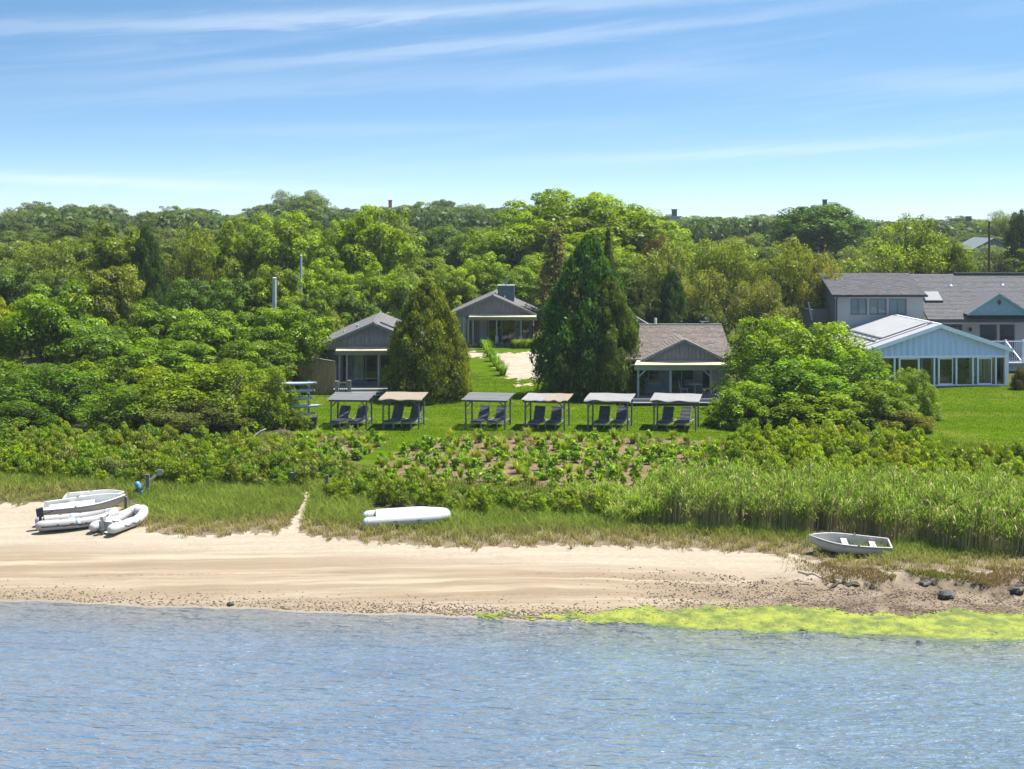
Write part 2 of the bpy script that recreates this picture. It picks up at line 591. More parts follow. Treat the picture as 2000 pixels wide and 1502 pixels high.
def sand_mat():
    t = NT('beach sand')
    sh = t.attr('shore').outputs['Fac']
    mud = t.attr('mud').outputs['Fac']
    P = t.coords('World')
    streak = t.noise(t.coords('World', (.18, 2.6, 1), (0, 0, .13)), 1., 5, .6, .3)
    streak2 = t.noise(t.coords('World', (.07, 1.1, 1), (0, 0, .13)), 1., 3, .5, .2)
    gr = t.noise(P, 5.5, 6, .7)
    fine = t.noise(P, 28, 4, .7)
    blotch = t.noise(P, .8, 4, .6)
    c = t.mix(t.ramp(streak, .35, .65), (.205, .155, .10), (.305, .25, .18))
    c = t.mix(t.ramp(streak2, .42, .62, 0, .7), c, (.19, .14, .09))
    # wheel tracks / tide lines parallel to the water
    wrack = t.math('MULTIPLY', t.ramp(t.noise(t.coords('World', (.12, 4.5, 1), (0, 0, .13)), 1., 4, .6, .6), .56, .66), t.ramp(gr, .42, .6))
    c = t.mix(t.math('MULTIPLY', wrack, .7), c, (.12, .095, .07))
    # dry upper beach paler
    c = t.mix(t.ramp(sh, 54.6, 57.2, 0, .55), c, t.mix(t.ramp(gr, .3, .7), (.285, .24, .18), (.38, .335, .27)))
    # pebbly strip by the water
    peb = t.math('MULTIPLY', t.ramp(sh, 53.0, 51.1), t.ramp(fine, .40, .62))
    c = t.mix(t.math('MULTIPLY', peb, .6), c, t.mix(t.ramp(gr, .35, .65), (.11, .08, .05), (.27, .215, .155)))
    # wet margin
    wet = t.ramp(t.math('ADD', sh, t.math('MULTIPLY', blotch, .7)), 51.7, 50.9)
    c = t.mix(t.math('MULTIPLY', wet, .5), c, (.135, .105, .07))
    # brown mud flat on the right
    mc = t.mix(t.ramp(gr, .35, .62), (.030, .021, .013), (.115, .080, .050))
    mc = t.mix(t.ramp(fine, .50, .64), mc, (.20, .15, .10))
    c = t.mix(t.math('MULTIPLY', mud, t.ramp(blotch, .3, .58, .30, 1.)), c, mc)
    # the sea bed: silt and weed further out
    c = t.mix(t.ramp(sh, 51.0, 50.3), c, t.mix(t.ramp(gr, .35, .65), (.20, .165, .125), (.29, .25, .20)))
    deep = t.ramp(sh, 49.4, 45.0)
    weed = t.ramp(t.noise(t.coords('World', (.22, .42, 1)), 1., 4, .6, .4), .46, .62)
    c = t.mix(deep, c, t.mix(weed, (.155, .19, .205), (.11, .15, .165)))
    h = t.math('ADD', t.math('MULTIPLY', gr, .6), t.math('MULTIPLY', fine, .35))
    nrm = t.bump(h, .55, .06)
    rough = t.ramp(sh, 51.2, 50.4, .95, .5)
    return t.pbr(c, rough, 0, nrm, .3)


def lawn_mat():
    t = NT('mown lawn')
    P = t.coords('World')
    a = t.noise(P, .35, 4, .6)
    b = t.noise(t.coords('World', (1, 2.2, 1), (0, 0, .5)), 1.6, 5, .65)
    f = t.noise(P, 14, 4, .7)
    mow = t.noise(t.coords('World', (.10, 1.3, 1), (0, 0, .06)), 1., 3, .5)
    c = t.mix(t.ramp(b, .3, .7), (.045, .088, .003), (.080, .128, .004))
    c = t.mix(t.ramp(a, .48, .70, 0, .75), c, (.115, .135, .018))
    c = t.mix(t.ramp(mow, .44, .62, 0, .6), c, (.042, .075, .003))
    c = t.mix(t.ramp(f, .5, .72, 0, .5), c, (.04, .07, .004))
    nrm = t.bump(t.math('ADD', f, b), .6, .08)
    return t.pbr(c, 1, 0, nrm, 0)


def soil_mat(name, a, b, sc=3.):
    t = NT(name)
    P = t.coords('World')
    n1, n2 = t.noise(P, sc, 5, .65), t.noise(P, sc * 7, 4, .7)
    c = t.mix(t.ramp(n1, .35, .65), a, b)
    c = t.mix(t.ramp(n2, .5, .7, 0, .5), c, tuple(v * .5 for v in a))
    return t.pbr(c, .95, 0, t.bump(t.math('ADD', n1, n2), .6, .08), 0)


M['sand'] = sand_mat()
M['lawn'] = lawn_mat()
def scrub_mat():
    t = NT('scrub ground')
    P = t.coords('World')
    n1, n2 = t.noise(P, 3., 5, .65), t.noise(P, 21., 4, .7)
    sh = t.attr('shore').outputs['Fac']
    c = t.mix(t.ramp(n1, .35, .65), (.045, .062, .014), (.09, .095, .028))
    s_ = t.mix(t.ramp(n2, .35, .65), (.10, .075, .045), (.25, .20, .14))
    c = t.mix(t.ramp(t.math('ADD', sh, t.math('MULTIPLY', n1, 4.0)), 61.5, 66.), s_, c)
    return t.pbr(c, 1, 0, t.bump(t.math('ADD', n1, n2), .6, .08), 0)


M['scrub'] = scrub_mat()
M['bed'] = soil_mat('mulched soil', (.12, .085, .052), (.205, .15, .095))
M['drive'] = soil_mat('crushed shell drive', (.28, .235, .18), (.36, .305, .24), 1.2)
M['forest'] = soil_mat('wood floor', (.022, .040, .010), (.05, .075, .02), .4)


def water_mat():
    t = NT('bay water')
    n1 = t.noise(t.coords('World', (.75, 2.7, 1), (0, 0, .34)), 1.05, 2, .45, .35)
    n2 = t.noise(t.coords('World', (1.0, 2.2, 1), (0, 0, .20)), 3.6, 2, .5, .3)
    n3 = t.noise(t.coords('World', (.30, .42, 1), (0, 0, .2)), 1., 3, .5)
    h = t.math('ADD', t.math('MULTIPLY', n1, .75), t.math('MULTIPLY', n2, .22))
    h = t.math('MULTIPLY', h, t.ramp(n3, .3, .7, .85, 1.15))
    nrm = t.bump(h, 1.0, .62)
    fr = t.n('ShaderNodeFresnel'); fr.inputs[0].default_value = 1.34
    t.L.new(nrm, fr.inputs['Normal'])
    gl = t.n('ShaderNodeBsdfGlossy'); gl.inputs['Roughness'].default_value = .09
    gl.inputs['Color'].default_value = (1, 1, 1, 1)
    t.L.new(nrm, gl.inputs['Normal'])
    tr = t.n('ShaderNodeBsdfTransparent'); tr.inputs[0].default_value = (.88, .93, .95, 1)
    df = t.n('ShaderNodeBsdfDiffuse'); t.L.new(t.mix(t.ramp(t.noise(t.coords('World', (.10, .22, 1)), 1., 4, .6, .3), .38, .62), (.118, .196, .305), (.145, .226, .33)), df.inputs[0])
    t.L.new(nrm, df.inputs['Normal'])
    b = t.n('ShaderNodeMixShader'); dp = t.attr('depth').outputs['Fac']
    t.L.new(t.ramp(dp, 0., .6, .22, .64), b.inputs[0])
    t.L.new(tr.outputs[0], b.inputs[1]); t.L.new(df.outputs[0], b.inputs[2])
    mx = t.n('ShaderNodeMixShader')
    t.L.new(t.math('MULTIPLY', fr.outputs[0], 1.5, True), mx.inputs[0])
    t.L.new(b.outputs[0], mx.inputs[1]); t.L.new(gl.outputs[0], mx.inputs[2])
    t.L.new(mx.outputs[0], t.out.inputs[0])
    return t.m


M['water'] = water_mat()


def algae_mat():
    t = NT('sea lettuce')
    P = t.coords('World')
    a, b = t.noise(P, 1.3, 5, .7), t.noise(P, 9, 4, .7)
    c = t.mix(t.ramp(a, .35, .65), (.07, .10, .006), (.215, .24, .014))
    c = t.mix(t.ramp(b, .55, .72), c, (.07, .08, .015))
    return t.pbr(c, .6, 0, t.bump(t.math('ADD', a, b), .6, .06), .4)


M['algae'] = algae_mat()

# ------------------------------------------------------------------ the ground


def poly_in(px, py, poly):
    px, py = np.asarray(px), np.asarray(py)
    r = np.zeros(px.shape, bool)
    n = len(poly)
    j = n - 1
    for i in range(n):
        xi, yi = poly[i]; xj, yj = poly[j]
        c = ((yi > py) != (yj > py)) & (px < (xj - xi) * (py - yi) / (yj - yi + 1e-9) + xi)
        r ^= c
        j = i
    return r


LAWN = [[(575, 858), (590, 770), (640, 752), (905, 752), (905, 715), (908, 682), (1075, 674), (1075, 760), (1240, 775), (1470, 800), (1500, 868), (1420, 866), (1300, 856),
         (1000, 852), (880, 858), (800, 875), (735, 912), (690, 905), (760, 862), (700, 848)],
        [(1770, 900), (1780, 780), (1600, 756), (1640, 750), (2600, 750), (2600, 900), (2000, 888), (1880, 880)]]
DRIVE = [[(962, 689), (1078, 688), (1078, 740), (994, 740), (972, 714)], [(915, 687), (946, 689), (944, 699), (915, 697)], [(1012, 749), (1040, 748), (1034, 754), (1008, 754)]]
BEDS = [[(735, 912), (800, 875), (880, 858), (1000, 852), (1300, 856), (1420, 866), (1460, 900), (1320, 950), (1000, 950), (760, 935)],
        [(575, 858), (700, 848), (760, 862), (690, 905), (600, 915), (520, 880)]]
EDGE_X = [-400, 0, 120, 235, 262, 300, 400, 540, 556, 572, 590, 700, 900, 1100, 1300, 1560, 1640, 1800, 2000, 2500]
EDGE_Y = [985, 985, 980, 985, 1022, 1042, 1048, 1038, 1030, 1036, 1044, 1056, 1070, 1064, 1070, 1084, 1112, 1120, 1112, 1112]
PATH = [(552, 1045), (578, 1052), (602, 985), (606, 960), (596, 960), (588, 990)]


def grass_edge(px): return np.interp(px, EDGE_X, EDGE_Y)


def build_ground():
    st = .22
    xs = np.arange(-56, 56 + 1e-6, st)
    ys = np.arange(30, 134 + 1e-6, st)
    Xg, Yg = np.meshgrid(xs, ys)
    Xg = Xg + rng.uniform(-.11, .11, Xg.shape); Yg = Yg + rng.uniform(-.10, .10, Yg.shape)
    Zg = height(Xg, Yg)
    nx, ny = len(xs), len(ys)
    cx, cyy = (Xg[:-1, :-1] + Xg[1:, 1:]) / 2, (Yg[:-1, :-1] + Yg[1:, 1:]) / 2
    cz = height(cx, cyy)
    px, py = to_px(cx, cyy, cz)
    jx = px + 5 * np.sin(cx * 7.3 + cyy * 3.1) + 4 * np.sin(cx * 2.9 - cyy * 4.7)
    jy = py + 2.0 * np.sin(cx * 5.1 - cyy * 2.3) + 1.5 * np.sin(cx * 11.1 + cyy)
    keep = np.abs(cx) < .44 * cyy + 10
    cls = np.zeros(cx.shape, int)
    for p in LAWN: cls[poly_in(jx, jy, p)] = 2
    for p in BEDS: cls[poly_in(jx, jy, p)] = 3
    for p in DRIVE: cls[poly_in(jx, jy, p)] = 4
    cls[(jy > grass_edge(jx))] = 1
    cls[poly_in(px + 3 * np.sin(cyy * 3), py, PATH)] = 1
    idx = np.arange(nx * ny).reshape(ny, nx)
    Q = np.stack([idx[:-1, :-1], idx[:-1, 1:], idx[1:, 1:], idx[1:, :-1]], -1)
    V = np.stack([Xg, Yg, Zg], -1).reshape(-1, 3)
    sh = shore(V[:, 0], V[:, 1])
    mud = sstep(3, 13, V[:, 0] + 1.2 * np.sin(V[:, 1] * 2)) * sstep(56.2, 54.2, sh + .5 * np.sin(V[:, 0] * 1.7)) * sstep(49.2, 50.4, sh)
    mud = np.maximum(mud, .85 * sstep(12, 14, V[:, 0]) * sstep(57, 55.5, sh) * sstep(50, 51, sh))
    for k, name, mt in ((0, 'ground', 'scrub'), (1, 'beach', 'sand'), (2, 'lawn', 'lawn'), (3, 'garden_bed', 'bed'), (4, 'driveway', 'drive')):
        q = Q[(cls == k) & keep]
        used, inv = np.unique(q.ravel(), return_inverse=True)
        me = np_mesh(name, V[used], inv.reshape(-1, 4), M[mt], True, attrs={'shore': sh[used], 'mud': mud[used]} if k < 2 else None)
        tag(link(bpy.data.objects.new(name, me)), kind='structure')
    # the terrain beyond, coarse, tucked a little below
    xs = np.concatenate([np.linspace(-700, -420, 8), np.linspace(-400, 400, 101), np.linspace(420, 700, 8)])
    ys = np.concatenate([np.linspace(-150, 24, 10), np.arange(30, 150, 6), np.linspace(150, 600, 60), np.linspace(620, 1000, 14)])
    Xg, Yg = np.meshgrid(xs, ys)
    Zg = height(np.clip(Xg, -200, 200), Yg) - np.where(Yg < 140, 1.0, .0) - .02
    idx = np.arange(Xg.size).reshape(Xg.shape)
    Q = np.stack([idx[:-1, :-1], idx[:-1, 1:], idx[1:, 1:], idx[1:, :-1]], -1).reshape(-1, 4)
    me = np_mesh('terrain', np.stack([Xg, Yg, Zg], -1).reshape(-1, 3), Q, M['forest'], True)
    tag(link(bpy.data.objects.new('terrain', me)), kind='structure')
    # the bay
    xs = np.concatenate([[-400, -200, -80], np.arange(-40, 40.1, .5), [80, 200, 400]])
    ys = np.concatenate([[-150, -60, 0, 20], np.arange(30, 60.1, .25), [66]])
    Xg, Yg = np.meshgrid(xs, ys)
    dep = np.maximum(-height(Xg, Yg), 0)
    idx = np.arange(Xg.size).reshape(Xg.shape)
    Q = np.stack([idx[:-1, :-1], idx[:-1, 1:], idx[1:, 1:], idx[1:, :-1]], -1).reshape(-1, 4)
    me = np_mesh('water', np.stack([Xg, Yg, 0 * Xg], -1).reshape(-1, 3), Q, M['water'], False, attrs={'depth': dep.ravel()})
    tag(link(bpy.data.objects.new('water', me)), kind='structure')


build_ground()


def build_algae():
    """the bright sea lettuce lying on the flat and just under the water's edge"""
    st = .07
    xs, ys = np.arange(-4.5, 26, st), np.arange(45.3, 53.2, st)
    X, Y = np.meshgrid(xs, ys)
    t = shore(X, Y)
    n = (np.sin(X * 1.1 + 3 * np.sin(Y * .9)) + np.sin(X * 2.7 - Y * 3.3 + 1) + .8 * np.sin(X * 5.9 + Y * 6.1) + .8 * np.sin(X * 11.3 - Y * 12.7 + 2 * np.sin(X * 3)) +
         .7 * np.sin(X * 19 + Y * 23)) / 4.3
    n += rng.normal(0, .12, X.shape)
    w = sstep(-3.5, 11, X)
    lo = 50.55 - .9 * w + .15 * np.sin(X * 2)
    hi = 50.9 + 2.15 * w + .3 * np.sin(X * .8 + 1) * w
    mid = np.minimum(t - lo, hi - t)
    keep = (mid + .62 * n > .20 + .15 * (1 - w)) & (mid > -.45) & ((t > lo + .35) | (rng.random(X.shape) < .35 + .5 * n))
    z = np.maximum(height(X, Y) + .012, -.035) + .025 * np.abs(n)
    idx = np.arange(X.size).reshape(X.shape)
    Q = np.stack([idx[:-1, :-1], idx[:-1, 1:], idx[1:, 1:], idx[1:, :-1]], -1)[keep[:-1, :-1]]
    used, inv = np.unique(Q.ravel(), return_inverse=True)
    V = np.stack([X, Y, z], -1).reshape(-1, 3)
    me = np_mesh('algae', V[used], inv.reshape(-1, 4), M['algae'], False)
    tag(link(bpy.data.objects.new('algae', me)), 'bright yellow green seaweed mat spread along the right water edge', 'seaweed', kind='stuff')


build_algae()


def rock_mesh(name, n, pos_fn, smin, smax, mat, squash=.6):
    """n small faceted stones in one mesh"""
    base = np.array([(1, 0, 0), (-1, 0, 0), (0, 1, 0), (0, -1, 0), (0, 0, 1), (0, 0, -1)], float)
    tri = np.array([(0, 2, 4), (2, 1, 4), (1, 3, 4), (3, 0, 4), (2, 0, 5), (1, 2, 5), (3, 1, 5), (0, 3, 5)])
    Vs, Fs = [], []
    P = pos_fn(n)
    for i, p in enumerate(P):
        s = rng.uniform(smin, smax) * rng.uniform(.6, 1.3, 3); s[2] *= squash
        v = (base + rng.normal(0, .22, base.shape)) * s
        a = rng.uniform(0, 6.3)
        v[:, :2] = v[:, :2] @ np.array([[math.cos(a), -math.sin(a)], [math.sin(a), math.cos(a)]])
        Vs.append(v + p); Fs.append(tri + 6 * i)
    return np_mesh(name, np.concatenate(Vs), np.concatenate(Fs), mat)


def pebble_pos(n):
    X = rng.uniform(-20, 20, n * 3)
    t = 51.0 + np.abs(rng.normal(0, .55, n * 3)) - .25 + np.where(rng.random(n * 3) < .6, rng.uniform(1, 4.2, n * 3), 0) * (X > 5 + rng.normal(0, 1.2, n * 3))
    Y = t.copy()
    for _ in range(5): Y = Y - (shore(X, Y) - t)
    ok = rng.random(n * 3) < np.clip(.25 + (X + 8) / 18, .2, 1)
    X, Y = X[ok][:n], Y[ok][:n]
    return np.stack([X, Y, height(X, Y) + .005], -1)


M['pebble'] = simple('beach pebble', (.13, .095, .065), .7, .6, 3)
M['wrack'] = simple('dry wrack', (.075, .05, .03), .95, .5, 3)
tag(link(bpy.data.objects.new('pebbles', rock_mesh('pebbles', 8500, pebble_pos, .015, .045, M['pebble']))), 'brown pebbles strewn along the tide line', 'pebbles', kind='stuff')


def wrack_pos(n):
    X = rng.uniform(4, 20.5, n * 6)
    t = rng.uniform(50.9, 56.0, n * 6)
    k = (np.sin(X * 2.1 + t * 3) + np.sin(X * 4.7 - t * 5.3) + np.sin(t * 4 + X * .6) > rng.normal(.7, .5, n * 6)) & (rng.random(n * 6) < sstep(3, 11, X))
    X, t = X[k][:n], t[k][:n]
    Y = t.copy()
    for _ in range(5): Y = Y - (shore(X, Y) - t)
    return np.stack([X, Y, height(X, Y) + .004], -1)


tag(link(bpy.data.objects.new('dried_seaweed', rock_mesh('dried_seaweed', 3600, wrack_pos, .012, .05, M['wrack'], .35))), 'dark dried seaweed clumps on the brown mud flat', 'seaweed', kind='stuff')


def boulder(px, py, w, h, label):
    x, y, z = G(px, py)
    mb = MB()
    n = 9
    rows = []
    for i in range(6):
        a = math.pi * (.02 + .96 * i / 5)
        row = []
        for k in range(n + 1):
            b = 2 * math.pi * (k % n) / n
            r = 1 + .22 * math.sin(3 * b + i + px) + .13 * math.sin(5 * b - 2 * i)
            row.append((math.sin(a) * math.cos(b) * w / 2 * r, math.sin(a) * math.sin(b) * w * .4 * r, math.cos(a) * h / 2 * (1 + .1 * math.sin(b * 2 + px))))
        rows.append(row)
    mb.grid(rows[::-1])
    o = mb.obj('rock', M['rock'], None, False)
    o.location = (x, y, z + h * .3)
    tag(o, label, 'rock', 'rocks at the water edge')


boulder(450, 1184, .26, .16, 'small dark rock alone at the waterline in front of the sandy beach')
boulder(1847, 1168, .62, .34, 'dark squarish rock fallen below the peat bank on the mud flat')
boulder(1988, 1160, .5, .32, 'larger dark rock under the turf bank near the right frame edge')
boulder(1795, 1258, .22, .12, 'tiny dark rock poking out of the water beyond the algae')



def peat_clump(k, x, w, h):
    y = 55.0
    for _ in range(6): y -= float(shore(x, y)) - float(bank_edge(x)) + .10
    z = hz(x, y)
    mb = MB()
    n = 12
    rows = []
    for i in range(6):
        a = math.pi * (.03 + .94 * i / 5)
        row = []
        for j in range(n + 1):
            b = 2 * math.pi * (j % n) / n
            r = 1 + .25 * math.sin(3 * b + k) + .16 * math.sin(5 * b + 2 * k + i)
            row.append((math.sin(a) ** .5 * math.cos(b) * w / 2 * r, math.sin(a) ** .5 * math.sin(b) * w * .3 * r, math.cos(a) * h / 2 * (1 + .12 * math.sin(b * 2 + k))))
        rows.append(row)
    mb.grid(rows[::-1])
    o = mb.obj('peat_clump', M['rock'], None, False)
    o.location = (x, y, z + h * .12)
    o.rotation_euler = (0, 0, .3 * math.sin(k * 2.3))
    tag(o, 'dark undercut peat clump along the edge of the turf bank', 'peat clump', 'peat clumps along the bank edge')


peat_clump(1, 15.4, .6, .18)


def peat_bank():
    m = MB()
    X = np.arange(10.9, 27.5, .07)
    rows = [[], [], [], []]
    for x in X:
        y = 55.0
        for _ in range(6): y -= float(shore(x, y)) - float(bank_edge(x))
        j = .03 * math.sin(x * 7.7 + 1) + .015 * math.sin(x * 17)
        hgt = max(.01, .06 + .08 * math.sin(x * 2.1 + .6) + .025 * math.sin(x * 9)) * float(sstep(10.9, 12.2, x))
        z0 = hz(x, y - .45)
        rows[0].append((x, y - .10 + j, z0 - .08))
        rows[1].append((x, y - .04 + j * .6, z0 + hgt * .55))
        rows[2].append((x, y - .13 + j, z0 + hgt))
        rows[3].append((x, y + .55, max(hz(x, y + .55) + .02, z0 + hgt * .9)))
    m.grid(rows)
    tag(m.obj('peat_bank', M['peat']), kind='structure')


M['peat'] = simple('dark marsh peat', (.065, .048, .030), .95, .5, 5, (1, 1, 2), .6)
peat_bank()

# ------------------------------------------------------------------ houses


def shingles(name, O, U, V, w, l, mat, parent, ex=.22, wid=.34, clip=None, lift=.004):
    U, V = Vector(U).normalized(), Vector(V).normalized()
    Nn = U.cross(V).normalized()
    if Nn.z < 0: Nn = -Nn
    O = Vector(O)
    mb = MB()
    i = 0
    v = 0.0
    while v < l - 1e-4:
        v1 = min(v + ex * 1.12, l)
        u = -random.random() * wid
        while u < w:
            du = wid * random.uniform(.55, 1.35)
            a, b = max(u, 0), min(u + du - .008, w)
            u += du
            if b - a < .02: continue
            if clip and not clip((a + b) / 2, v + ex / 2): continue
            j = random.uniform(0, .014)
            lo, hi = lift + .026 + j, lift + .004
            p = [O + U * a + V * v, O + U * b + V * v, O + U * b + V * v1, O + U * a + V * v1]
            mb.add([p[0] + Nn * lo, p[1] + Nn * lo, p[2] + Nn * hi, p[3] + Nn * hi, p[0] + Nn * .001, p[1] + Nn * .001],
                   [(0, 1, 2, 3), (4, 5, 1, 0)])
        v += ex
        i += 1
    o = mb.obj(name, mat, parent)
    o['kind'] = 'stuff'
    return o


def boards_gable(parent, x0, x1, zb, top, y0, y1, wid, mat, name='board', gap=.012):
    n = max(2, int(round((x1 - x0) / wid)))
    if n % 2: n += 1
    for i in range(n):
        a, b = x0 + (x1 - x0) * i / n + gap / 2, x0 + (x1 - x0) * (i + 1) / n - gap / 2
        ta, tb = top(a), top(b)
        if max(ta, tb) < zb + .03: continue
        ta, tb = max(ta, zb + .005), max(tb, zb + .005)
        d = random.uniform(0, .014) + (.0 if i % 2 else .018)
        MB().prism([(a, zb), (b, zb), (b, tb), (a, ta)], y0 - d, y1).obj(name, mat, parent)


def framed_glass(parent, x0, x1, z0, z1, y, name='window', fw=.06, n=1, fmat='window_trim', gmat='glass', mid=False, depth=.07):
    """a window or glass door: frame (part) with panes as sub-parts"""
    f = MB()
    f.bx(x0, x1, y - depth / 2, y + depth / 2, z1 - fw, z1).bx(x0, x1, y - depth / 2, y + depth / 2, z0, z0 + fw)
    w = (x1 - x0)
    for i in range(n + 1):
        c = x0 + w * i / n
        a = x0 if i == 0 else (x1 - fw if i == n else c - fw / 2)
        f.bx(a, a + fw, y - depth / 2 + .004, y + depth / 2 - .004, z0 + fw, z1 - fw)
    if mid:
        f.bx(x0 + fw, x1 - fw, y - depth / 2 + .008, y + depth / 2 - .008, (z0 + z1) / 2 - fw / 3, (z0 + z1) / 2 + fw / 3)
    fo = f.obj(name, M[fmat], parent)
    for i in range(n):
        a = x0 + w * i / n + fw * (1 if i == 0 else .5)
        b = x0 + w * (i + 1) / n - fw * (1 if i == n - 1 else .5)
        MB().bx(a, b, y - .006, y + .006, z0 + fw, z1 - fw).obj('pane', M[gmat], fo)
    return fo


def wall_with_holes(mb, x0, x1, z0, z1, y0, y1, holes):
    """front wall, holes = [(x0,x1,z0,z1)] sorted by x, not overlapping in x"""
    x = x0
    for a, b, c, d in holes:
        if a > x: mb.bx(x, a, y0, y1, z0, z1)
        if c > z0: mb.bx(a, b, y0, y1, z0, c)
        if d < z1: mb.bx(a, b, y0, y1, d, z1)
        x = b
    if x < x1: mb.bx(x, x1, y0, y1, z0, z1)


def vent_pipe(parent, x, y, z, h, r=.05, cap=False, mat='pipe_white'):
    m = MB().tube([(x, y, z), (x, y, z + h)], r, 8)
    if cap: m.tube([(x, y, z + h), (x, y, z + h + .03)], r * 2.2, 8)
    m.obj('vent_pipe', M[mat], parent)


def gable_cottage(name, label, loc, rz, hw, apex, slope, length, wall_h, porch, aw, posts, glass, floor_z, mats, vents, board_w=.3, holes_extra=()):
    t = thing(name, label, 'cottage', loc, rz)
    top = lambda x, o=0.: apex - abs(x) * slope + o
    th = .14
    oh = .25
    # roof slabs, shingles, ridge
    r = MB()
    ze = top(hw)
    r.prism([(0, apex), (-hw, ze), (-hw, ze - th), (0, apex - th)], -oh, length)
    r.prism([(0, apex - .001), (0, apex - th - .001), (hw, ze - th), (hw, ze)], -oh, length)
    ro = r.obj('roof', M['roof_under'], t)
    sl = math.hypot(hw, hw * slope)
    V1, V2 = Vector((hw, 0, hw * slope)), Vector((-hw, 0, hw * slope))
    shingles('roof_shingles', (-hw, length, ze), (0, -1, 0), V1, length + oh, sl, M[mats['roof']], ro)
    shingles('roof_shingles', (hw, -oh, ze), (0, 1, 0), V2, length + oh, sl, M[mats['roof']], ro)
    MB().tube([(0, -oh, apex + .03), (0, length, apex + .03)], .06, 6).obj('ridge_cap', M[mats['roof']], ro)
    # bargeboards
    b = MB()
    for s in (-1, 1):
        b.bar((s * hw, -oh - .012, ze - .07), (0, -oh - .012, apex - .07), .03, .17)
    b.obj('bargeboard', M['grey_board'], t)
    # gable boards
    gh = hw - .3
    boards_gable(t, -gh, gh, wall_h + .18, lambda x: top(x, -th - .01), 0, .06, board_w, M['grey_board'])
    # beam and posts
    MB().bx(aw[0] - .12, aw[1] + .05, -.09, .12, wall_h - .22, wall_h + .17).obj('porch_beam', M['grey_trim'], t)
    for x, w in posts:
        MB().bx(x - w / 2, x + w / 2, -.07, .07, 0, wall_h - .22).obj('porch_post', M['grey_trim'], t)
    # awning roll hanging off the beam
    a = MB()
    a.prism([(0, 0), (1, 0), (1, 1), (0, 1)], 0, 1)
    a = MB().add([(aw[0], -.62, wall_h + .12), (aw[1], -.62, wall_h + .12), (aw[1], -.02, wall_h + .31), (aw[0], -.02, wall_h + .31),
                  (aw[0], -.62, wall_h + .04), (aw[1], -.62, wall_h + .04), (aw[1], -.02, wall_h + .21), (aw[0], -.02, wall_h + .21)],
                 [(0, 1, 2, 3), (7, 6, 5, 4), (0, 4, 5, 1), (1, 5, 6, 2), (2, 6, 7, 3), (3, 7, 4, 0)])
    a.obj('awning', M['awning'], t)
    # walls
    w = MB()
    iw = hw - .35
    holes = sorted([(g[0], g[1], g[2], g[3]) for g in glass] + list(holes_extra))
    wall_with_holes(w, -iw, iw, 0, wall_h + .1, porch, porch + .15, holes)
    w.bx(-iw, -iw + .15, porch + .15, length - .3, 0, ze + .05)
    w.bx(iw - .15, iw, porch + .15, length - .3, 0, ze + .05)
    w.prism([(-iw + .15, 0), (iw - .15, 0), (iw - .15, ze), (0, apex - th - .02), (-iw + .15, ze)], length - .45, length - .3)
    w.obj('wall', M[mats['wall']], t)
    c = MB().bx(-iw + .02, iw - .02, .07, porch + .1, wall_h + .105, wall_h + .15)
    c.obj('porch_ceiling', M['grey_trim'], t)
    MB().bx(-iw + .16, iw - .16, porch + .16, length - .46, floor_z - .1, floor_z).obj('floor', M['floor_wood'], t)
    for g in glass:
        framed_glass(t, g[0] + .004, g[1] - .004, g[2] + .004, g[3] - .004, porch + .07, g[4], .06, g[5], 'grey_trim', 'glass')
    for (x, y, h, cap) in vents:
        vent_pipe(ro, x, y, top(x) - .02, h, .055, cap)
    return t


def deck(parent, x0, x1, y0, y1, z, rim=.22):
    n = int((y1 - y0) / .15)
    m = MB()
    for i in range(n):
        a = y0 + (y1 - y0) * i / n
        m.bx(x0, x1, a, a + (y1 - y0) / n - .012, z - .035, z + random.uniform(0, .004))
    o = m.obj('deck_boards', M['deck'], parent); o['kind'] = 'stuff'
    MB().bx(x0 + .02, x1 - .02, y0 + .02, y0 + .06, z - rim, z - .037).obj('deck_rim', M['deck'], parent)
    f = MB()
    k = max(2, int((x1 - x0) / 1.6))
    for i in range(k + 1):
        x = x0 + .1 + (x1 - x0 - .2) * i / k
        f.bx(x - .05, x + .05, y0 + .12, y0 + .22, -.1, z - .037)
    f.obj('deck_footing', M['post_grey'], parent)


# cottage A (left)
YA = 94.0
gA = hz(wx(728, YA), YA) - .02
cA = gable_cottage('cottage', 'grey gabled cottage with glass sliding doors, left of the golden cedar', (wx(729, YA), YA, gA), math.radians(2.5), 3.45, 4.62, .42, 10.5, 2.72, 1.7,
                   (-2.4, 2.4), ((-2.2, .13), (-1.72, .10), (.35, .12), (2.25, .13)),
                   [(-2.15, -1.75, .55, 2.45, 'sidelight', 1), (-1.55, 1.35, .48, 2.5, 'sliding_door', 3)], .42, {'roof': 'shingle_grey', 'wall': 'cottage_wall'},
                   [(-1.2, 2.2, .22, True), (-2.1, 2.6, .2, False), (1.5, 5, .3, False)])
deck(cA, -2.5, 4.2, -1.5, 1.68, .42)
for k in range(2):
    MB().bx(-1.3, 1.25, -1.84 - .3 * k, -1.53 - .3 * k, .26 - .15 * k - .05, .27 - .15 * k).obj('step', M['deck'], cA)
    MB().bx(-1.28, 1.23, -1.55 - .3 * k, -1.525 - .3 * k, .05, .21 - .15 * k).obj('step_riser', M['deck'], cA)
for x in (-2.25, -1.45, 1.45):
    MB().bx(x - .11, x + .11, -1.74, -1.53, -.1, .98 if x != -1.45 else 1.02).obj('deck_post', M['post_grey'], cA)
rl = MB().bx(-2.14, -1.56, -1.66, -1.60, .82, .90)
for x in np.arange(-2.08, -1.6, .13): rl.bx(x - .018, x + .018, -1.65, -1.61, .42, .82)
rl.obj('railing', M['post_grey'], cA)
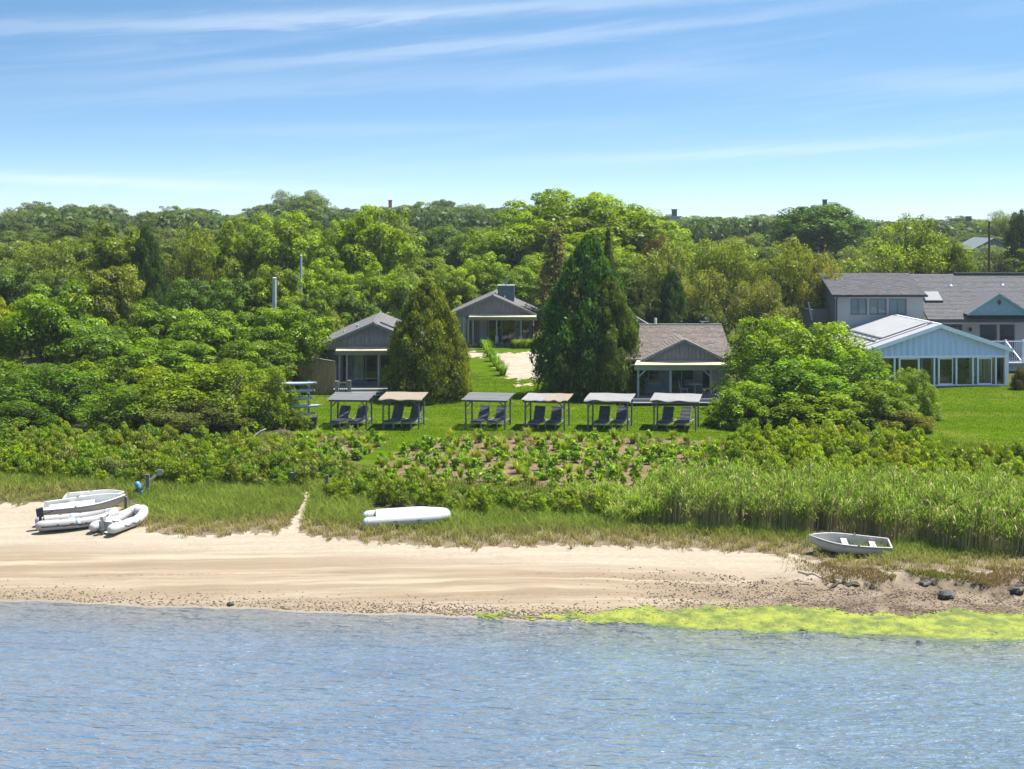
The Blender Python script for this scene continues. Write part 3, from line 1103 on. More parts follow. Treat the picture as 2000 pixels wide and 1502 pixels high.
for x0, x1 in ((-1.48, -.75),):
    m = MB()
    m.grid([[(x0 + (x1 - x0) * i / 20, 1.98 + .05 * math.sin(i * 2.1), z) for i in range(21)] for z in (.5, 2.45)])
    m.obj('curtain', M['curtain'], cA)
# dark solar strip on the right-hand slope
sa = MB()
nA = Vector((.42, 0, 1)).normalized()
for i in range(1):
    p = lambda x, y, o: Vector((x, y, 4.62 - .42 * x)) + nA * o
    sa.add([p(.35, 1.3, .05), p(2.9, 1.3, .05), p(2.9, 1.52, .05), p(.35, 1.52, .05), p(.35, 1.3, .12), p(2.9, 1.3, .12), p(2.9, 1.52, .12), p(.35, 1.52, .12)],
           [(0, 3, 2, 1), (4, 5, 6, 7), (0, 1, 5, 4), (1, 2, 6, 5), (2, 3, 7, 6), (3, 0, 4, 7)])
sa.obj('roof_rail', M['dark_trim'], cA)

# cottage B (back, by the drive)
YB = 121.0
gB = hz(wx(962, YB), YB) - .02
cB = gable_cottage('cottage', 'grey boarded cottage at the back of the drive with a boxed chimney', (wx(962, YB), YB, gB), math.radians(-1.5), 3.75, 4.42, .44, 9, 2.5, 1.9,
                   (-1.95, 3.7), ((-2.05, .13), (-1.65, .10), (.36, .10), (2.4, .10)),
                   [(-.45, 1.9, .15, 2.25, 'sliding_door', 2), (2.35, 3.15, .9, 2.1, 'window', 1)], .15, {'roof': 'shingle_grey', 'wall': 'grey_board'},
                   [(1.0, .9, .35, False)], .34, [(-1.2, -.55, .15, 2.25)])
MB().bx(-1.194, -.556, 1.92, 1.98, .155, 2.245).obj('door', M['siding_grey'], cB)
MB().bx(-3.4, -2.2, -.04, .06, 0, 2.6).obj('end_wall', M['grey_board'], cB)
for x in (.36, 2.4):
    MB().bx(x - .13, x + .13, -.13, .13, 0, .95).obj('post_base', M['siding_grey'], cB)
ch = MB().bx(.35, 1.75, 2.6, 3.7, 3.2, 5.05).obj('chimney', M['chimney_grey'], cB)
MB().bx(.3, 1.8, 2.55, 3.75, 5.05, 5.12).obj('chimney_cap', M['grey_trim'], ch)
MB().tube([(1.05, 3.1, 5.12), (1.05, 3.1, 5.75)], .09, 10).tube([(1.05, 3.1, 5.75), (1.05, 3.1, 5.85)], .16, 10).obj('flue', M['steel'], ch)
MB().bx(-2.2, 3.8, -.6, 1.88, -.1, .14).obj('deck', M['deck'], cB)
MB().bx(-2.5, -2.36, -.14, 0, 0, 2.6).obj('corner_post', M['grey_trim'], cB)

# cottage C (right)
YC = 90.2
gC = hz(wx(1320, YC), YC)
cC = thing('cottage', 'low cottage with silvered shingle roof and white table on its porch', 'cottage', (wx(1320, YC), YC, gC), 0)
def cottage_c(t):
    z_e, z_r, D = 2.62, 4.42, 4.9          # eave, ridge, depth of the front slope
    x0, x1 = -4.2, 3.6
    th = .14
    r = MB()
    r.add([(x0, -.35, z_e), (x1, -.35, z_e), (x1, D, z_r), (x0, D, z_r), (x0, -.35, z_e - th), (x1, -.35, z_e - th), (x1, D, z_r - th), (x0, D, z_r - th)],
          [(0, 1, 2, 3), (7, 6, 5, 4), (0, 4, 5, 1), (1, 5, 6, 2), (2, 6, 7, 3), (3, 7, 4, 0)])
    r.add([(x0, D + .001, z_r), (x1, D + .001, z_r), (x1, 2 * D, z_e), (x0, 2 * D, z_e), (x0, D + .001, z_r - th), (x1, D + .001, z_r - th), (x1, 2 * D, z_e - th), (x0, 2 * D, z_e - th)],
          [(0, 1, 2, 3), (7, 6, 5, 4), (0, 4, 5, 1), (1, 5, 6, 2), (2, 6, 7, 3), (3, 7, 4, 0)])
    ro = r.obj('roof', M['roof_under'], t)
    gx, ga, gb = .45, 3.85, 2.62          # front gable centre, apex, base
    sg = (ga - gb) / 2.55
    Vv = Vector((0, D + .35, z_r - z_e))
    sl = Vv.length
    rise = (z_r - z_e) / (D + .35)

    def clip(u, v):
        x = x0 + u; yy = -.35 + v * (D + .35) / sl; z = z_e + rise * (yy + .35)
        return z > ga - abs(x - gx) * sg - .02
    shingles('roof_shingles', (x0, -.35, z_e), (1, 0, 0), Vv, x1 - x0, sl, M['shingle_tan'], ro, .2, .30, clip)
    MB().bx(x0, x1, D - .09, D + .09, z_r + .02, z_r + .07).obj('ridge_cap', M['grey_trim'], ro)
    # small gable over the porch
    g = MB()
    yb = (ga - z_e) / rise - .35 + .1
    for s in (-1, 1):
        q = [(gx, ga + .06), (gx + s * 2.7, ga + .06 - 2.7 * sg), (gx + s * 2.7, ga - 2.7 * sg - .04), (gx, ga - .04)]
        if s > 0: q = q[::-1]
        x_b = gx + s * 2.7
        a, b = (gx, ga + .06), (x_b, ga + .06 - 2.7 * sg)
        g.add([(a[0] + s * .0005, -.72, a[1]), (b[0], -.72, b[1]), (a[0] + s * .0005, yb, a[1]), (a[0] + s * .0005, -.72, a[1] - .11), (b[0], -.72, b[1] - .11), (a[0] + s * .0005, yb, a[1] - .11), (b[0], -.3, b[1])],
              [(0, 1, 6, 2), (0, 3, 4, 1), (3, 5, 6, 4)])
    gr = g.obj('gable_roof', M['roof_under'], t)
    for s in (-1, 1):
        Vg = Vector((-s * 2.7, 0, 2.7 * sg))
        L = yb + .72

        def clip2(u, v, s=s):
            yy = -.72 + (u if s > 0 else L - u)
            zz = ga + .06 - 2.7 * sg + v / Vg.length * 2.7 * sg
            return yy < (zz - z_e) / rise - .35 + .1
        if s > 0: shingles('roof_shingles', (gx + 2.7, -.72, ga + .06 - 2.7 * sg), (0, 1, 0), Vg, L, Vg.length, M['shingle_tan'], gr, .2, .3, clip2)
        else: shingles('roof_shingles', (gx - 2.7, yb, ga + .06 - 2.7 * sg), (0, -1, 0), Vg, L, Vg.length, M['shingle_tan'], gr, .2, .3, clip2)
    b = MB()
    for s in (-1, 1):
        b.bar((gx + s * 2.72, -.735, ga + .0 - 2.72 * sg), (gx, -.735, ga + .0), .03, .16)
    b.obj('bargeboard', M['grey_board'], t)
    boards_gable(t, gx - 2.3, gx + 2.3, gb - .02, lambda x: ga - .1 - abs(x - gx) * sg, -.52, -.46, .27, M['grey_board'])
    # awning
    MB().add([(-2.7, -1.15, 2.38), (3.2, -1.15, 2.38), (3.0, -.5, 2.60), (-2.5, -.5, 2.60), (-2.7, -1.15, 2.30), (3.2, -1.15, 2.30), (3.0, -.5, 2.50), (-2.5, -.5, 2.50)],
             [(0, 1, 2, 3), (7, 6, 5, 4), (0, 4, 5, 1), (1, 5, 6, 2), (2, 6, 7, 3), (3, 7, 4, 0)]).obj('awning', M['awning'], t)
    MB().bx(-2.65, 3.3, -.6, -.45, 1.98, 2.24).obj('porch_beam', M['grey_trim'], t)
    for x in (-2.42, -.40, 2.14):
        MB().bx(x - .065, x + .065, -.585, -.465, .3, 1.98).obj('porch_post', M['grey_trim'], t)
    br = MB()
    br.bar((-2.36, -.525, 1.6), (-1.95, -.525, 1.985), .06, .10)
    br.bar((2.08, -.525, 1.6), (1.67, -.525, 1.985), .06, .10)
    br.obj('brace', M['grey_trim'], t)
    holes = [(-1.62, -.88, .98, 1.98), (-.30, 1.32, .34, 2.02), (1.78, 2.35, .34, 2.02)]
    w = MB()
    wall_with_holes(w, -2.95, 3.3, 0, 2.4, 1.25, 1.4, holes)
    w.bx(-2.95, -2.8, 1.4, 9.6, 0, 2.5).bx(3.15, 3.3, 1.4, 9.6, 0, 2.5).bx(-2.8, 3.15, 9.45, 9.6, 0, 2.5)
    w.bx(-4.1, -2.95, 2.6, 2.75, 0, 2.5)
    w.obj('wall', M['cottage_wall'], t)
    MB().bx(-2.9, 3.25, -.44, 1.24, 2.26, 2.32).obj('porch_ceiling', M['grey_trim'], t)
    MB().bx(-2.8, 3.15, 1.41, 9.45, .2, .3).obj('floor', M['floor_wood'], t)
    framed_glass(t, -1.617, -.883, .983, 1.977, 1.32, 'window', .05, 1, 'grey_trim', 'glass', True)
    MB().bx(-1.68, -.82, 1.18, 1.248, .90, .975).obj('window_sill', M['grey_trim'], t)
    framed_glass(t, -.297, 1.317, .343, 2.017, 1.32, 'sliding_door', .055, 2, 'grey_trim', 'glass')
    framed_glass(t, 1.783, 2.347, .343, 2.017, 1.32, 'glass_door', .055, 1, 'grey_trim', 'glass')
    deck(t, -3.7, 3.3, -1.6, 1.24, .3)
    MB().bx(-3.3, 3.2, -1.98, -1.62, .06, .13).obj('step', M['deck'], t)
    vent_pipe(ro, -.75, D + .35, z_r - .1, .52, .09)
    m = MB().tube([(2.35, D + .2, z_r - .05), (2.35, D + .2, z_r + .18)], .09, 8).bx(2.2, 2.75, D + .05, D + .35, z_r + .18, z_r + .22)
    m.obj('roof_vent', M['steel'], ro)
    # back wing whose roof just shows
    bw = MB().prism([(-2.6, 3.9), (-.4, 3.9), (-2.0, 4.85)], 7.5, 12.5)
    bw.obj('back_roof', M['shingle_tan'], t)
cottage_c(cC)

# porch furniture of cottage C
def garden_chair(x, y, z, rz, label):
    t = thing('garden_chair', label, 'chair', (x, y, z), rz, 'pale chairs on the cottage porches')
    MB().bx(-.24, .24, -.24, .22, .40, .44).obj('seat', M['chair_white'], t)
    bk = MB()
    bk.bar((-.22, .24, .44), (-.22, .36, .95), .035).bar((.22, .24, .44), (.22, .36, .95), .035).bar((-.22, .36, .93), (.22, .36, .93), .04)
    for x_ in (-.11, 0, .11): bk.bar((x_, .25, .46), (x_, .355, .92), .03)
    bk.obj('backrest', M['chair_white'], t)
    for sx in (-.21, .21):
        for sy in (-.21, .2):
            MB().bx(sx - .02, sx + .02, sy - .02, sy + .02, 0, .40).obj('leg', M['chair_white'], t)
    return t


def porch_c():
    L = lambda x, y: (wx(1320, YC) + x, YC + y, gC + .3)
    x, y, z = L(1.25, .35)
    t = thing('porch_table', 'pale round table on the porch between two white chairs', 'table', (x, y, z))
    MB().lathe([(.42, .68), (.44, .70), (.42, .72)], 18).obj('tabletop', M['chair_white'], t)
    MB().tube([(0, 0, 0.02), (0, 0, .68)], .04, 8).lathe([(.24, 0), (.2, .03)], 12).obj('pedestal', M['chair_white'], t)
    garden_chair(*L(.55, .3), math.radians(85), 'white slatted garden chair left of the porch table')
    garden_chair(*L(1.98, .3), math.radians(-85), 'white slatted garden chair right of the porch table')
    b = thing('porch_bench', 'grey wooden bench standing behind the porch table', 'bench', L(1.25, .88))
    MB().bx(-.55, .55, -.22, .2, .38, .43).obj('seat', M['post_grey'], b)
    for k in range(3): MB().bx(-.55, .55, .2, .23, .52 + .14 * k, .62 + .14 * k).obj('slat', M['post_grey'], b)
    for sx in (-.5, .5): MB().bx(sx - .03, sx + .03, -.2, .23, 0, .38).obj('leg', M['post_grey'], b)


porch_c()


def bench_a():
    c, s = math.cos(math.radians(2.5)), math.sin(math.radians(2.5))
    x, y = 1.75, .5
    t = thing('porch_bench', 'dark slatted bench on the deck of the left cottage', 'bench', (wx(729, YA) + x * c - y * s, YA + x * s + y * c, gA + .425), math.radians(2.5))
    MB().bx(-.7, .7, -.25, .25, .38, .43).obj('seat', M['pergola_wood'], t)
    for k in range(4): MB().bx(-.7, .7, .24, .27, .50 + .12 * k, .58 + .12 * k).obj('slat', M['pergola_wood'], t)
    for sx in (-.66, .66):
        MB().bx(sx - .03, sx + .03, -.24, .28, 0, .38).obj('leg', M['pergola_wood'], t)
        MB().bx(sx - .035, sx + .035, -.26, .24, .62, .66).bx(sx - .02, sx + .02, -.24, -.2, .43, .62).obj('armrest', M['pergola_wood'], t)


bench_a()

# wooden fence panel left of cottage A
def fence_a():
    x1, y1 = wx(655, 93.2), 93.2
    z = hz(x1, y1)
    t = thing('wooden_fence', 'brown cedar board fence between the shrubs and the left cottage', 'fence', (x1, y1, z))
    n = 14
    for i in range(n):
        MB().bx(-.17 * (i + 1) + .008, -.17 * i - .008, -.012 - random.uniform(0, .012), .02, .02, 2.1 + .02 * random.random() + .03 * i).obj('board', M['fence_wood'], t)
    MB().bx(-.06, .06, .0, .12, 0, 2.0).obj('fence_post', M['fence_wood'], t)
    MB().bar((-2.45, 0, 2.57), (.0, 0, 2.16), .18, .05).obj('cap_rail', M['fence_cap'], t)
fence_a()

# main house on the right
YD = 106.5
gD = hz(wx(1720, YD), YD)
hD = thing('house', 'large grey house with long shingled roof behind the glass sunroom', 'house', (wx(1632, YD), YD, gD))
def main_house(t):
    s = F / YD
    W1 = 171 / s                               # width of the two-storey block
    ze = wz(575, YD) - gD
    D1 = 4.4
    zr = wz(533, YD + D1) - gD
    th = .16
    def slope_roof(x0, x1, y0, z0, y1, z1, lbl, wid=.36):
        m = MB().add([(x0, y0, z0), (x1, y0, z0), (x1, y1, z1), (x0, y1, z1), (x0, y0, z0 - th), (x1, y0, z0 - th), (x1, y1, z1 - th), (x0, y1, z1 - th)],
                     [(0, 1, 2, 3), (7, 6, 5, 4), (0, 4, 5, 1), (1, 5, 6, 2), (2, 6, 7, 3), (3, 7, 4, 0)])
        o = m.obj(lbl, M['roof_under'], t)
        V = Vector((0, y1 - y0, z1 - z0))
        shingles('roof_shingles', (x0, y0, z0), (1, 0, 0), V, x1 - x0, V.length, M['shingle_cool'], o, .2, .42)
        return o
    ro = slope_roof(-.35, W1 + .15, -.45, ze - .02, D1, zr, 'roof')
    MB().add([(-.35, D1 + .001, zr), (W1 + .15, D1 + .001, zr), (W1 + .15, 2 * D1, ze), (-.35, 2 * D1, ze)], [(0, 1, 2, 3)]).obj('back_roof', M['shingle_cool'], t)
    MB().bx(-.38, W1 + .2, -.58, -.46, ze - .16, ze - .02).obj('gutter', M['dark_trim'], t)
    MB().bx(-.3, W1, -.44, -.02, ze - .20, ze - .165).obj('soffit', M['siding_grey'], t)
    # windows
    holes = []
    for a, b in ((1661, 1694), (1698, 1732), (1736, 1771)):
        holes.append(((a - 1632) / s, (b - 1632) / s, wz(615, YD) - gD, wz(583, YD) - gD))
    w = MB()
    wall_with_holes(w, 0, W1, 0, ze - .2, 0, .18, holes)
    w.bx(W1 - .18, W1, .18, 8.5, 0, ze - .1)
    w.obj('wall', M['siding_grey'], t)
    MB().prism([(0, 0), (1, 0), (1, 1), (0, 1)], 0, .1)
    sw = MB().add([(0, .18, 0), (0, 8.6, 0), (0, 8.6, ze - .15), (0, D1, zr - .2), (0, .18, ze - .05), (.18, .18, 0), (.18, 8.6, 0), (.18, 8.6, ze - .15), (.18, D1, zr - .2), (.18, .18, ze - .05)],
                  [(0, 4, 3, 2, 1), (5, 6, 7, 8, 9), (0, 1, 6, 5), (1, 2, 7, 6), (2, 3, 8, 7), (3, 4, 9, 8)])
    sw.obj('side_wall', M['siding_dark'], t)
    for h in holes:
        wn = framed_glass(t, h[0] + .003, h[1] - .003, h[2] + .003, h[3] - .003, .06, 'window', .10, 2, 'window_trim', 'glass')
        MB().bx(h[0] + .08, h[1] - .08, .14, .16, h[2] + .08, h[3] - .08).obj('blind', M['blind'], wn)
    for h in holes: MB().bx(h[0] - .06, h[1] + .06, -.05, -.002, h[2] - .09, h[2] - .004).obj('window_sill', M['siding_grey'], t)
    MB().tube([(.06, -.5, ze - .1), (.06, -.08, ze - .45), (.06, -.08, .2)], .045, 6).obj('downpipe', M['dark_trim'], t)
    # long lower wing to the right
    xw0, xw1 = W1 + .0, W1 + 16
    YW = -.7
    zwe = wz(624, YD + YW) - gD
    zwr = wz(535, YD + 5.6) - gD
    r2 = slope_roof(xw0 + .16, xw1, YW, zwe, 5.6, zwr, 'wing_roof')
    MB().bx((1908 - 1632) / s, xw1, 5.3, 5.6, zwr - .02, zwr + .12).obj('ridge_cap', M['shingle_cool'], r2)
    MB().bx(xw0 - .1, xw1, YW - .13, YW - .01, zwe - .15, zwe - .03).obj('gutter', M['dark_trim'], t)
    MB().bx(xw0, xw1, YW + .02, .3, zwe - .30, zwe - .24).obj('soffit', M['siding_grey'], t)
    slope = (zwr - zwe) / (5.6 - YW)
    nrm = Vector((0, -slope, 1)).normalized()
    on = lambda x, y, o=0.: Vector((x, y, zwe + slope * (y - YW))) + nrm * o
    def roof_box(x0, x1, y0, y1, h0, h1, name, mat):
        return MB().add([on(x0, y0, h0), on(x1, y0, h0), on(x1, y1, h0), on(x0, y1, h0), on(x0, y0, h1), on(x1, y0, h1), on(x1, y1, h1), on(x0, y1, h1)],
                        [(0, 3, 2, 1), (4, 5, 6, 7), (0, 1, 5, 4), (1, 2, 6, 5), (2, 3, 7, 6), (3, 0, 4, 7)]).obj(name, M[mat], r2)
    sx = (1838 - 1632) / s
    sk = roof_box(sx - .72, sx + .62, 1.55, 2.85, .0, .16, 'skylight', 'dark_trim')
    roof_box(sx - .66, sx + .56, 1.60, 2.80, .161, .185, 'skylight_lens', 'skylight')
    for px_, yy in ((1879, 3.85), (1981, 3.95), (1806, 1.9)):
        x = (px_ - 1632) / s * 1.035
        b = on(x, yy)
        m = MB().lathe([(.16, 0), (.07, .12), (.05, .16), (.05, .42 if px_ != 1806 else .18)], 10, (b.x, b.y, b.z))
        m.obj('vent_pipe', M['pipe_white'], r2)
    # blue gable over the terrace doors
    gx, gz0, gz1 = (1943 - 1632) / s, wz(614, YD - 1.0) - gD, wz(574, YD - 1.0) - gD
    hwid = 62 / s
    sl = (gz1 - gz0) / hwid
    MB().prism([(gx - hwid + .1, gz0 + .02), (gx + hwid - .1, gz0 + .02), (gx, gz1 - .05)], -.95, -.85).obj('gable_panel', M['blue_panel'], t)
    MB().lathe([(.12, 0), (.12, .06)], 12).obj('gable_vent', M['dark_trim'], t).matrix_local = Matrix.Translation((gx, -.945, gz1 - .62)) @ Matrix.Rotation(math.radians(90), 4, 'X') @ Matrix.Diagonal((1, 1.6, 1, 1))
    gb = MB()
    for k in (-1, 1):
        yb = YW + (gz1 - zwe) / slope
        ye = YW + (gz0 - zwe) / slope
        a, b = Vector((gx, -1.05, gz1 + .04)), Vector((gx + k * hwid, -1.05, gz0 + .0))
        gb.add([a, b, (gx + k * hwid, ye + .1, gz0 + .02), (gx, yb + .1, gz1 + .05)], [(0, 1, 2, 3)])
    gb.obj('gable_roof', M['shingle_cool'], t)
    tr = MB()
    for k in (-1, 1): tr.bar((gx, -1.06, gz1 - .04), (gx + k * hwid, -1.06, gz0 - .04), .04, .14)
    tr.bx(gx - hwid, gx + hwid, -1.04, -.99, gz0 - .06, gz0 + .02)
    tr.obj('gable_trim', M['blue_panel'], t)
    # terrace wall with glass doors
    dz0 = wz(700, YD + .6) - gD
    dz1 = wz(633, YD + .6) - gD
    dh = []
    for a, b in ((1836, 1884), (1918, 1953), (1957, 1988)):
        dh.append(((a - 1632) / s, (b - 1632) / s, dz0, dz1))
    w2 = MB()
    wall_with_holes(w2, xw0, xw1, 0, zwe - .25, .6, .75, dh)
    w2.obj('wall', M['siding_grey'], t)
    for h in dh: framed_glass(t, h[0] + .003, h[1] - .003, h[2] + .003, h[3] - .003, .67, 'sliding_door', .07, 2 if h[1] - h[0] > 1.5 else 1, 'window_trim', 'glass_blue')
    lx = (1900 - 1632) / s
    MB().lathe([(.06, 0), (.10, .05), (.11, .22), (.05, .30)], 8, (lx, .5, dz1 - .55)).bx(lx - .02, lx + .02, .5, .6, dz1 - .3, dz1 - .26).obj('wall_lantern', M['dark_trim'], t)
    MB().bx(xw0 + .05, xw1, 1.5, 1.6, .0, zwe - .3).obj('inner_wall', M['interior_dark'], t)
    # terrace, railing and stair
    tx0, tx1 = (1898 - 1632) / s, xw1
    tf = dz0 - .05
    MB().bx(tx0, tx1, -2.4, .58, tf - .25, tf).obj('terrace', M['deck'], t)
    MB().bx(tx0 + .05, tx1, -2.3, -2.2, 0, tf - .26).obj('terrace_wall', M['siding_grey'], t)
    ra = MB()
    rt = wz(666, YD - 2.4) - gD
    ra.bx(tx0, tx1, -2.42, -2.34, rt - .06, rt)
    ra.bx(tx0, tx1, -2.40, -2.36, tf + .1, tf + .15)
    x = tx0
    while x < tx1:
        ra.bx(x - .014, x + .014, -2.39, -2.37, tf + .15, rt - .06); x += .13
    ra.obj('railing', M['white_metal'], t)
    for px_ in (1943, 1976, 2005):
        x = (px_ - 1632) / s
        MB().bx(x - .06, x + .06, -2.44, -2.32, tf, rt + .1).obj('newel_post', M['white_metal'], t)
    for k in range(6):
        x = (1977 - 1632) / s
        MB().bx(x, x + 1.3, -2.7 - .28 * k, -2.42 - .28 * k, tf - .19 * (k + 1) - .05, tf - .19 * (k + 1)).obj('stair_tread', M['white_metal'], t)
    hr = MB()
    for x in ((1943 - 1632) / s, (1977 - 1632) / s):
        hr.bar((x, -2.45, rt - .05), (x + .45, -4.2, rt - 1.25), .07, .07)
    hr.obj('handrail', M['white_metal'], t)
    # dark lean-to at the left end
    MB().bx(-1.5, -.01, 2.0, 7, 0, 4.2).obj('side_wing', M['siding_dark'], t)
    MB().bar((-1.62, 1.9, 4.75), (-1.35, 1.9, 3.4), .1, .16).obj('side_fascia', M['siding_grey'], t)
main_house(hD)

# sunroom
YE = 97.0
gE = hz(wx(1832, YE), YE) + .02
sE = thing('sunroom', 'white framed glass sunroom with pale blue ribbed gable', 'sunroom', (wx(1834, YE), YE, gE), math.radians(3.5))
def sunroom(t):
    s = F / YE
    hw, apex, eave, L = 4.72, 4.0, 2.42, 9.4
    sl = (apex - eave) / hw
    top = lambda x: apex - abs(x) * sl
    # roof panels, each one a part
    n = 9
    nl, nr = Vector((-sl, 0, 1)).normalized(), Vector((sl, 0, 1)).normalized()
    for side, nn in ((-1, nl), (1, nr)):
        for i in range(n):
            y0, y1 = -.3 + (L + .3) * i / n + .006, -.3 + (L + .3) * (i + 1) / n - .006
            p = lambda x, y, o: Vector((side * x, y, apex + .12 - x * sl)) + nn * o
            q = [p(.004, y0, 0), p(hw + .3, y0, 0), p(hw + .3, y1, 0), p(.004, y1, 0), p(.004, y0, .10), p(hw + .3, y0, .10), p(hw + .3, y1, .10), p(.004, y1, .10)]
            f = [(0, 3, 2, 1), (4, 5, 6, 7), (0, 1, 5, 4), (1, 2, 6, 5), (2, 3, 7, 6), (3, 0, 4, 7)]
            if side < 0: f = [tuple(reversed(a)) for a in f]
            MB().add(q, f).obj('roof_panel', M['poly'], t)
            if i:
                yy = y0 - .006
                MB().bar(p(.05, yy, .125), p(hw + .25, yy, .125), .06, .05, nn).obj('roof_seam', M['roof_white'], t)
    # raised blind box and dark slots on the left slope
    p = lambda x, y, o: Vector((-x, y, apex + .12 - x * sl)) + nl * o
    def slab(x0, x1, y0, y1, h0, h1, nm, mt):
        MB().add([p(x0, y0, h0), p(x1, y0, h0), p(x1, y1, h0), p(x0, y1, h0), p(x0, y0, h1), p(x1, y0, h1), p(x1, y1, h1), p(x0, y1, h1)],
                 [(1, 2, 3, 0), (7, 6, 5, 4), (4, 5, 1, 0), (5, 6, 2, 1), (6, 7, 3, 2), (7, 4, 0, 3)]).obj(nm, M[mt], t)
    slab(.25, 3.35, 1.5, 9.0, .155, .19, 'roof_blind', 'poly')
    slab(3.40, 3.48, 1.5, 9.0, .155, .21, 'blind_rail', 'window_trim')
    slab(3.85, 3.97, 1.3, 8.6, .155, .20, 'roof_slot', 'window_trim')
    slab(.10, .3, .9, 1.4, .155, .20, 'roof_slot', 'window_trim')
    MB().bx(-.09, .09, -.31, L, apex + .14, apex + .24).obj('ridge_cap', M['white_metal'], t)
    b = MB()
    for k in (-1, 1):
        b.bar((k * (hw + .3), -.33, eave - .02), (k * .0, -.33, apex + .08), .06, .26)
    b.obj('bargeboard', M['white_metal'], t)
    # ribbed gable: each rib panel a part
    zb = wz(694, YE) - gE
    nb = 44
    for i in range(nb):
        a, c = -hw + .12 + (2 * hw - .24) * i / nb, -hw + .12 + (2 * hw - .24) * (i + 1) / nb
        ta, tc_ = max(top(a) - .06, zb + .02), max(top(c) - .06, zb + .02)
        if max(ta, tc_) < zb + .05: continue
        ya, yc = (-.04, -.12) if i % 2 else (-.12, -.04)
        MB().add([(a, ya, zb), (c, yc, zb), (c, yc, tc_), (a, ya, ta), (a, ya + .03, zb), (c, yc + .03, zb), (c, yc + .03, tc_), (a, ya + .03, ta)],
                 [(0, 1, 2, 3), (7, 6, 5, 4), (0, 4, 5, 1), (1, 5, 6, 2), (2, 6, 7, 3), (3, 7, 4, 0)]).obj('panel', M['pale_blue'], t)
    MB().bx(-hw + .05, hw - .05, -.14, .08, zb - .16, zb - .002).obj('beam', M['white_metal'], t)
    MB().bx(-hw + .05, hw - .05, -.10, .10, 0, .10).obj('sill', M['white_metal'], t)
    # mullions and panes
    xs = [(px - 1834) / s for px in (1702, 1716, 1745, 1755, 1793, 1824, 1833, 1868, 1901, 1911, 1947)]
    for x in xs: MB().bx(x - .055, x + .055, -.09, .05, .10, zb - .16).obj('mullion', M['white_metal'], t)
    MB().bx(hw - .22, hw + .05, -.13, .14, 0, eave).obj('corner_post', M['white_metal'], t)
    MB().bx(-hw - .05, -hw + .2, -.13, .14, 0, eave).obj('corner_post', M['white_metal'], t)
    ed = xs + [hw - .22]
    for a, c in zip(ed[:-1], ed[1:]):
        MB().bx(a + .06, c - .06, -.015, .0, .102, zb - .162).obj('pane', M['glass'], t)
    for a, c in ((1755, 1793), (1833, 1861), (1911, 1939)):
        a, c = (a - 1834) / s, (c - 1834) / s
        MB().bx(a + .06, c, -.06, -.02, zb - .26, zb - .165).bx(c - .05, c, -.06, -.02, .17, zb - .258).bx(a + .06, c, -.06, -.02, .103, .172).obj('sliding_frame', M['white_metal'], t)
    # shell behind the glass
    w = MB()
    w.bx(-hw, -hw + .1, .15, L, .9, eave - .1).bx(-hw, hw, L, L + .12, 0, eave + .2)
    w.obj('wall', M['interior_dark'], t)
    MB().bx(3.9, hw - .3, 1.5, 1.58, .1, 2.2).obj('partition', M['tan_wall'], t)
    for k in range(5):
        yy = .2 + (L - .3) * k / 5
        MB().bx(hw - .1, hw, yy, yy + .1, 0, eave - .1).obj('mullion', M['white_metal'], t)
        MB().bx(hw - .06, hw - .045, yy + .11, yy + (L - .3) / 5 - .01, .1, eave - .12).obj('pane', M['glass'], t)
    MB().bx(-hw + .12, -hw + 3, 5.2, 5.3, .1, 2.2).obj('partition', M['tan_wall'], t)
    MB().bx(-hw + .1, hw - .1, .15, L - .01, .02, .09).obj('floor', M['floor_wood'], t)
    for a, c, yy in ((2.45, 3.35, .9), (1.35, 1.75, 1.2), (-.2, .15, 1.0), (-1.15, -.75, 1.0), (3.45, 3.7, .8)):
        k = 26
        MB().grid([[(a + (c - a) * i / k, yy + .06 * math.sin(i * 1.7), z) for i in range(k + 1)] for z in (.12, zb - .1)]).obj('curtain', M['curtain'], t)
sunroom(sE)


def sunroom_furniture():
    a = math.radians(3.5)
    def L(x, y): return (wx(1834, YE) + x * math.cos(a) - y * math.sin(a), YE + x * math.sin(a) + y * math.cos(a), gE + .09)
    def armchair(x, y, rz, mat, label):
        t = thing('armchair', label, 'armchair', L(x, y), rz, 'seats inside the sunroom')
        MB().bx(-.34, .34, -.34, .3, .12, .44).obj('seat', M[mat], t)
        MB().add([(-.4, .24, .1), (.4, .24, .1), (.4, .42, .1), (-.4, .42, .1), (-.38, .36, 1.0), (.38, .36, 1.0), (.36, .48, 1.0), (-.36, .48, 1.0)],
                 [(0, 3, 2, 1), (4, 5, 6, 7), (0, 1, 5, 4), (1, 2, 6, 5), (2, 3, 7, 6), (3, 0, 4, 7)]).obj('backrest', M[mat], t)
        for sx in (-1, 1):
            MB().bx(min(sx * .35, sx * .46), max(sx * .35, sx * .46), -.36, .3, .08, .62).obj('armrest', M[mat], t)
    armchair(1.55, .75, math.radians(190), 'engine', 'black armchair behind the sunroom glass, right of its middle')
    armchair(2.3, 2.2, math.radians(160), 'bin_dark', 'dark armchair deeper in the sunroom by the curtains')
    armchair(-2.2, 1.5, math.radians(180), 'engine', 'black armchair behind the left sunroom panes')
    t = thing('low_table', 'low wooden table with pale cloth inside the sunroom', 'table', L(3.0, .7))
    MB().bx(-.5, .5, -.3, .3, .34, .39).obj('tabletop', M['tan_wall'], t)
    MB().bx(-.35, .35, -.2, .2, .391, .43).obj('cloth', M['canvas_white'], t)
    for sx in (-.44, .44):
        for sy in (-.25, .25): MB().bx(sx - .025, sx + .025, sy - .025, sy + .025, 0, .34).obj('leg', M['tan_wall'], t)
sunroom_furniture()

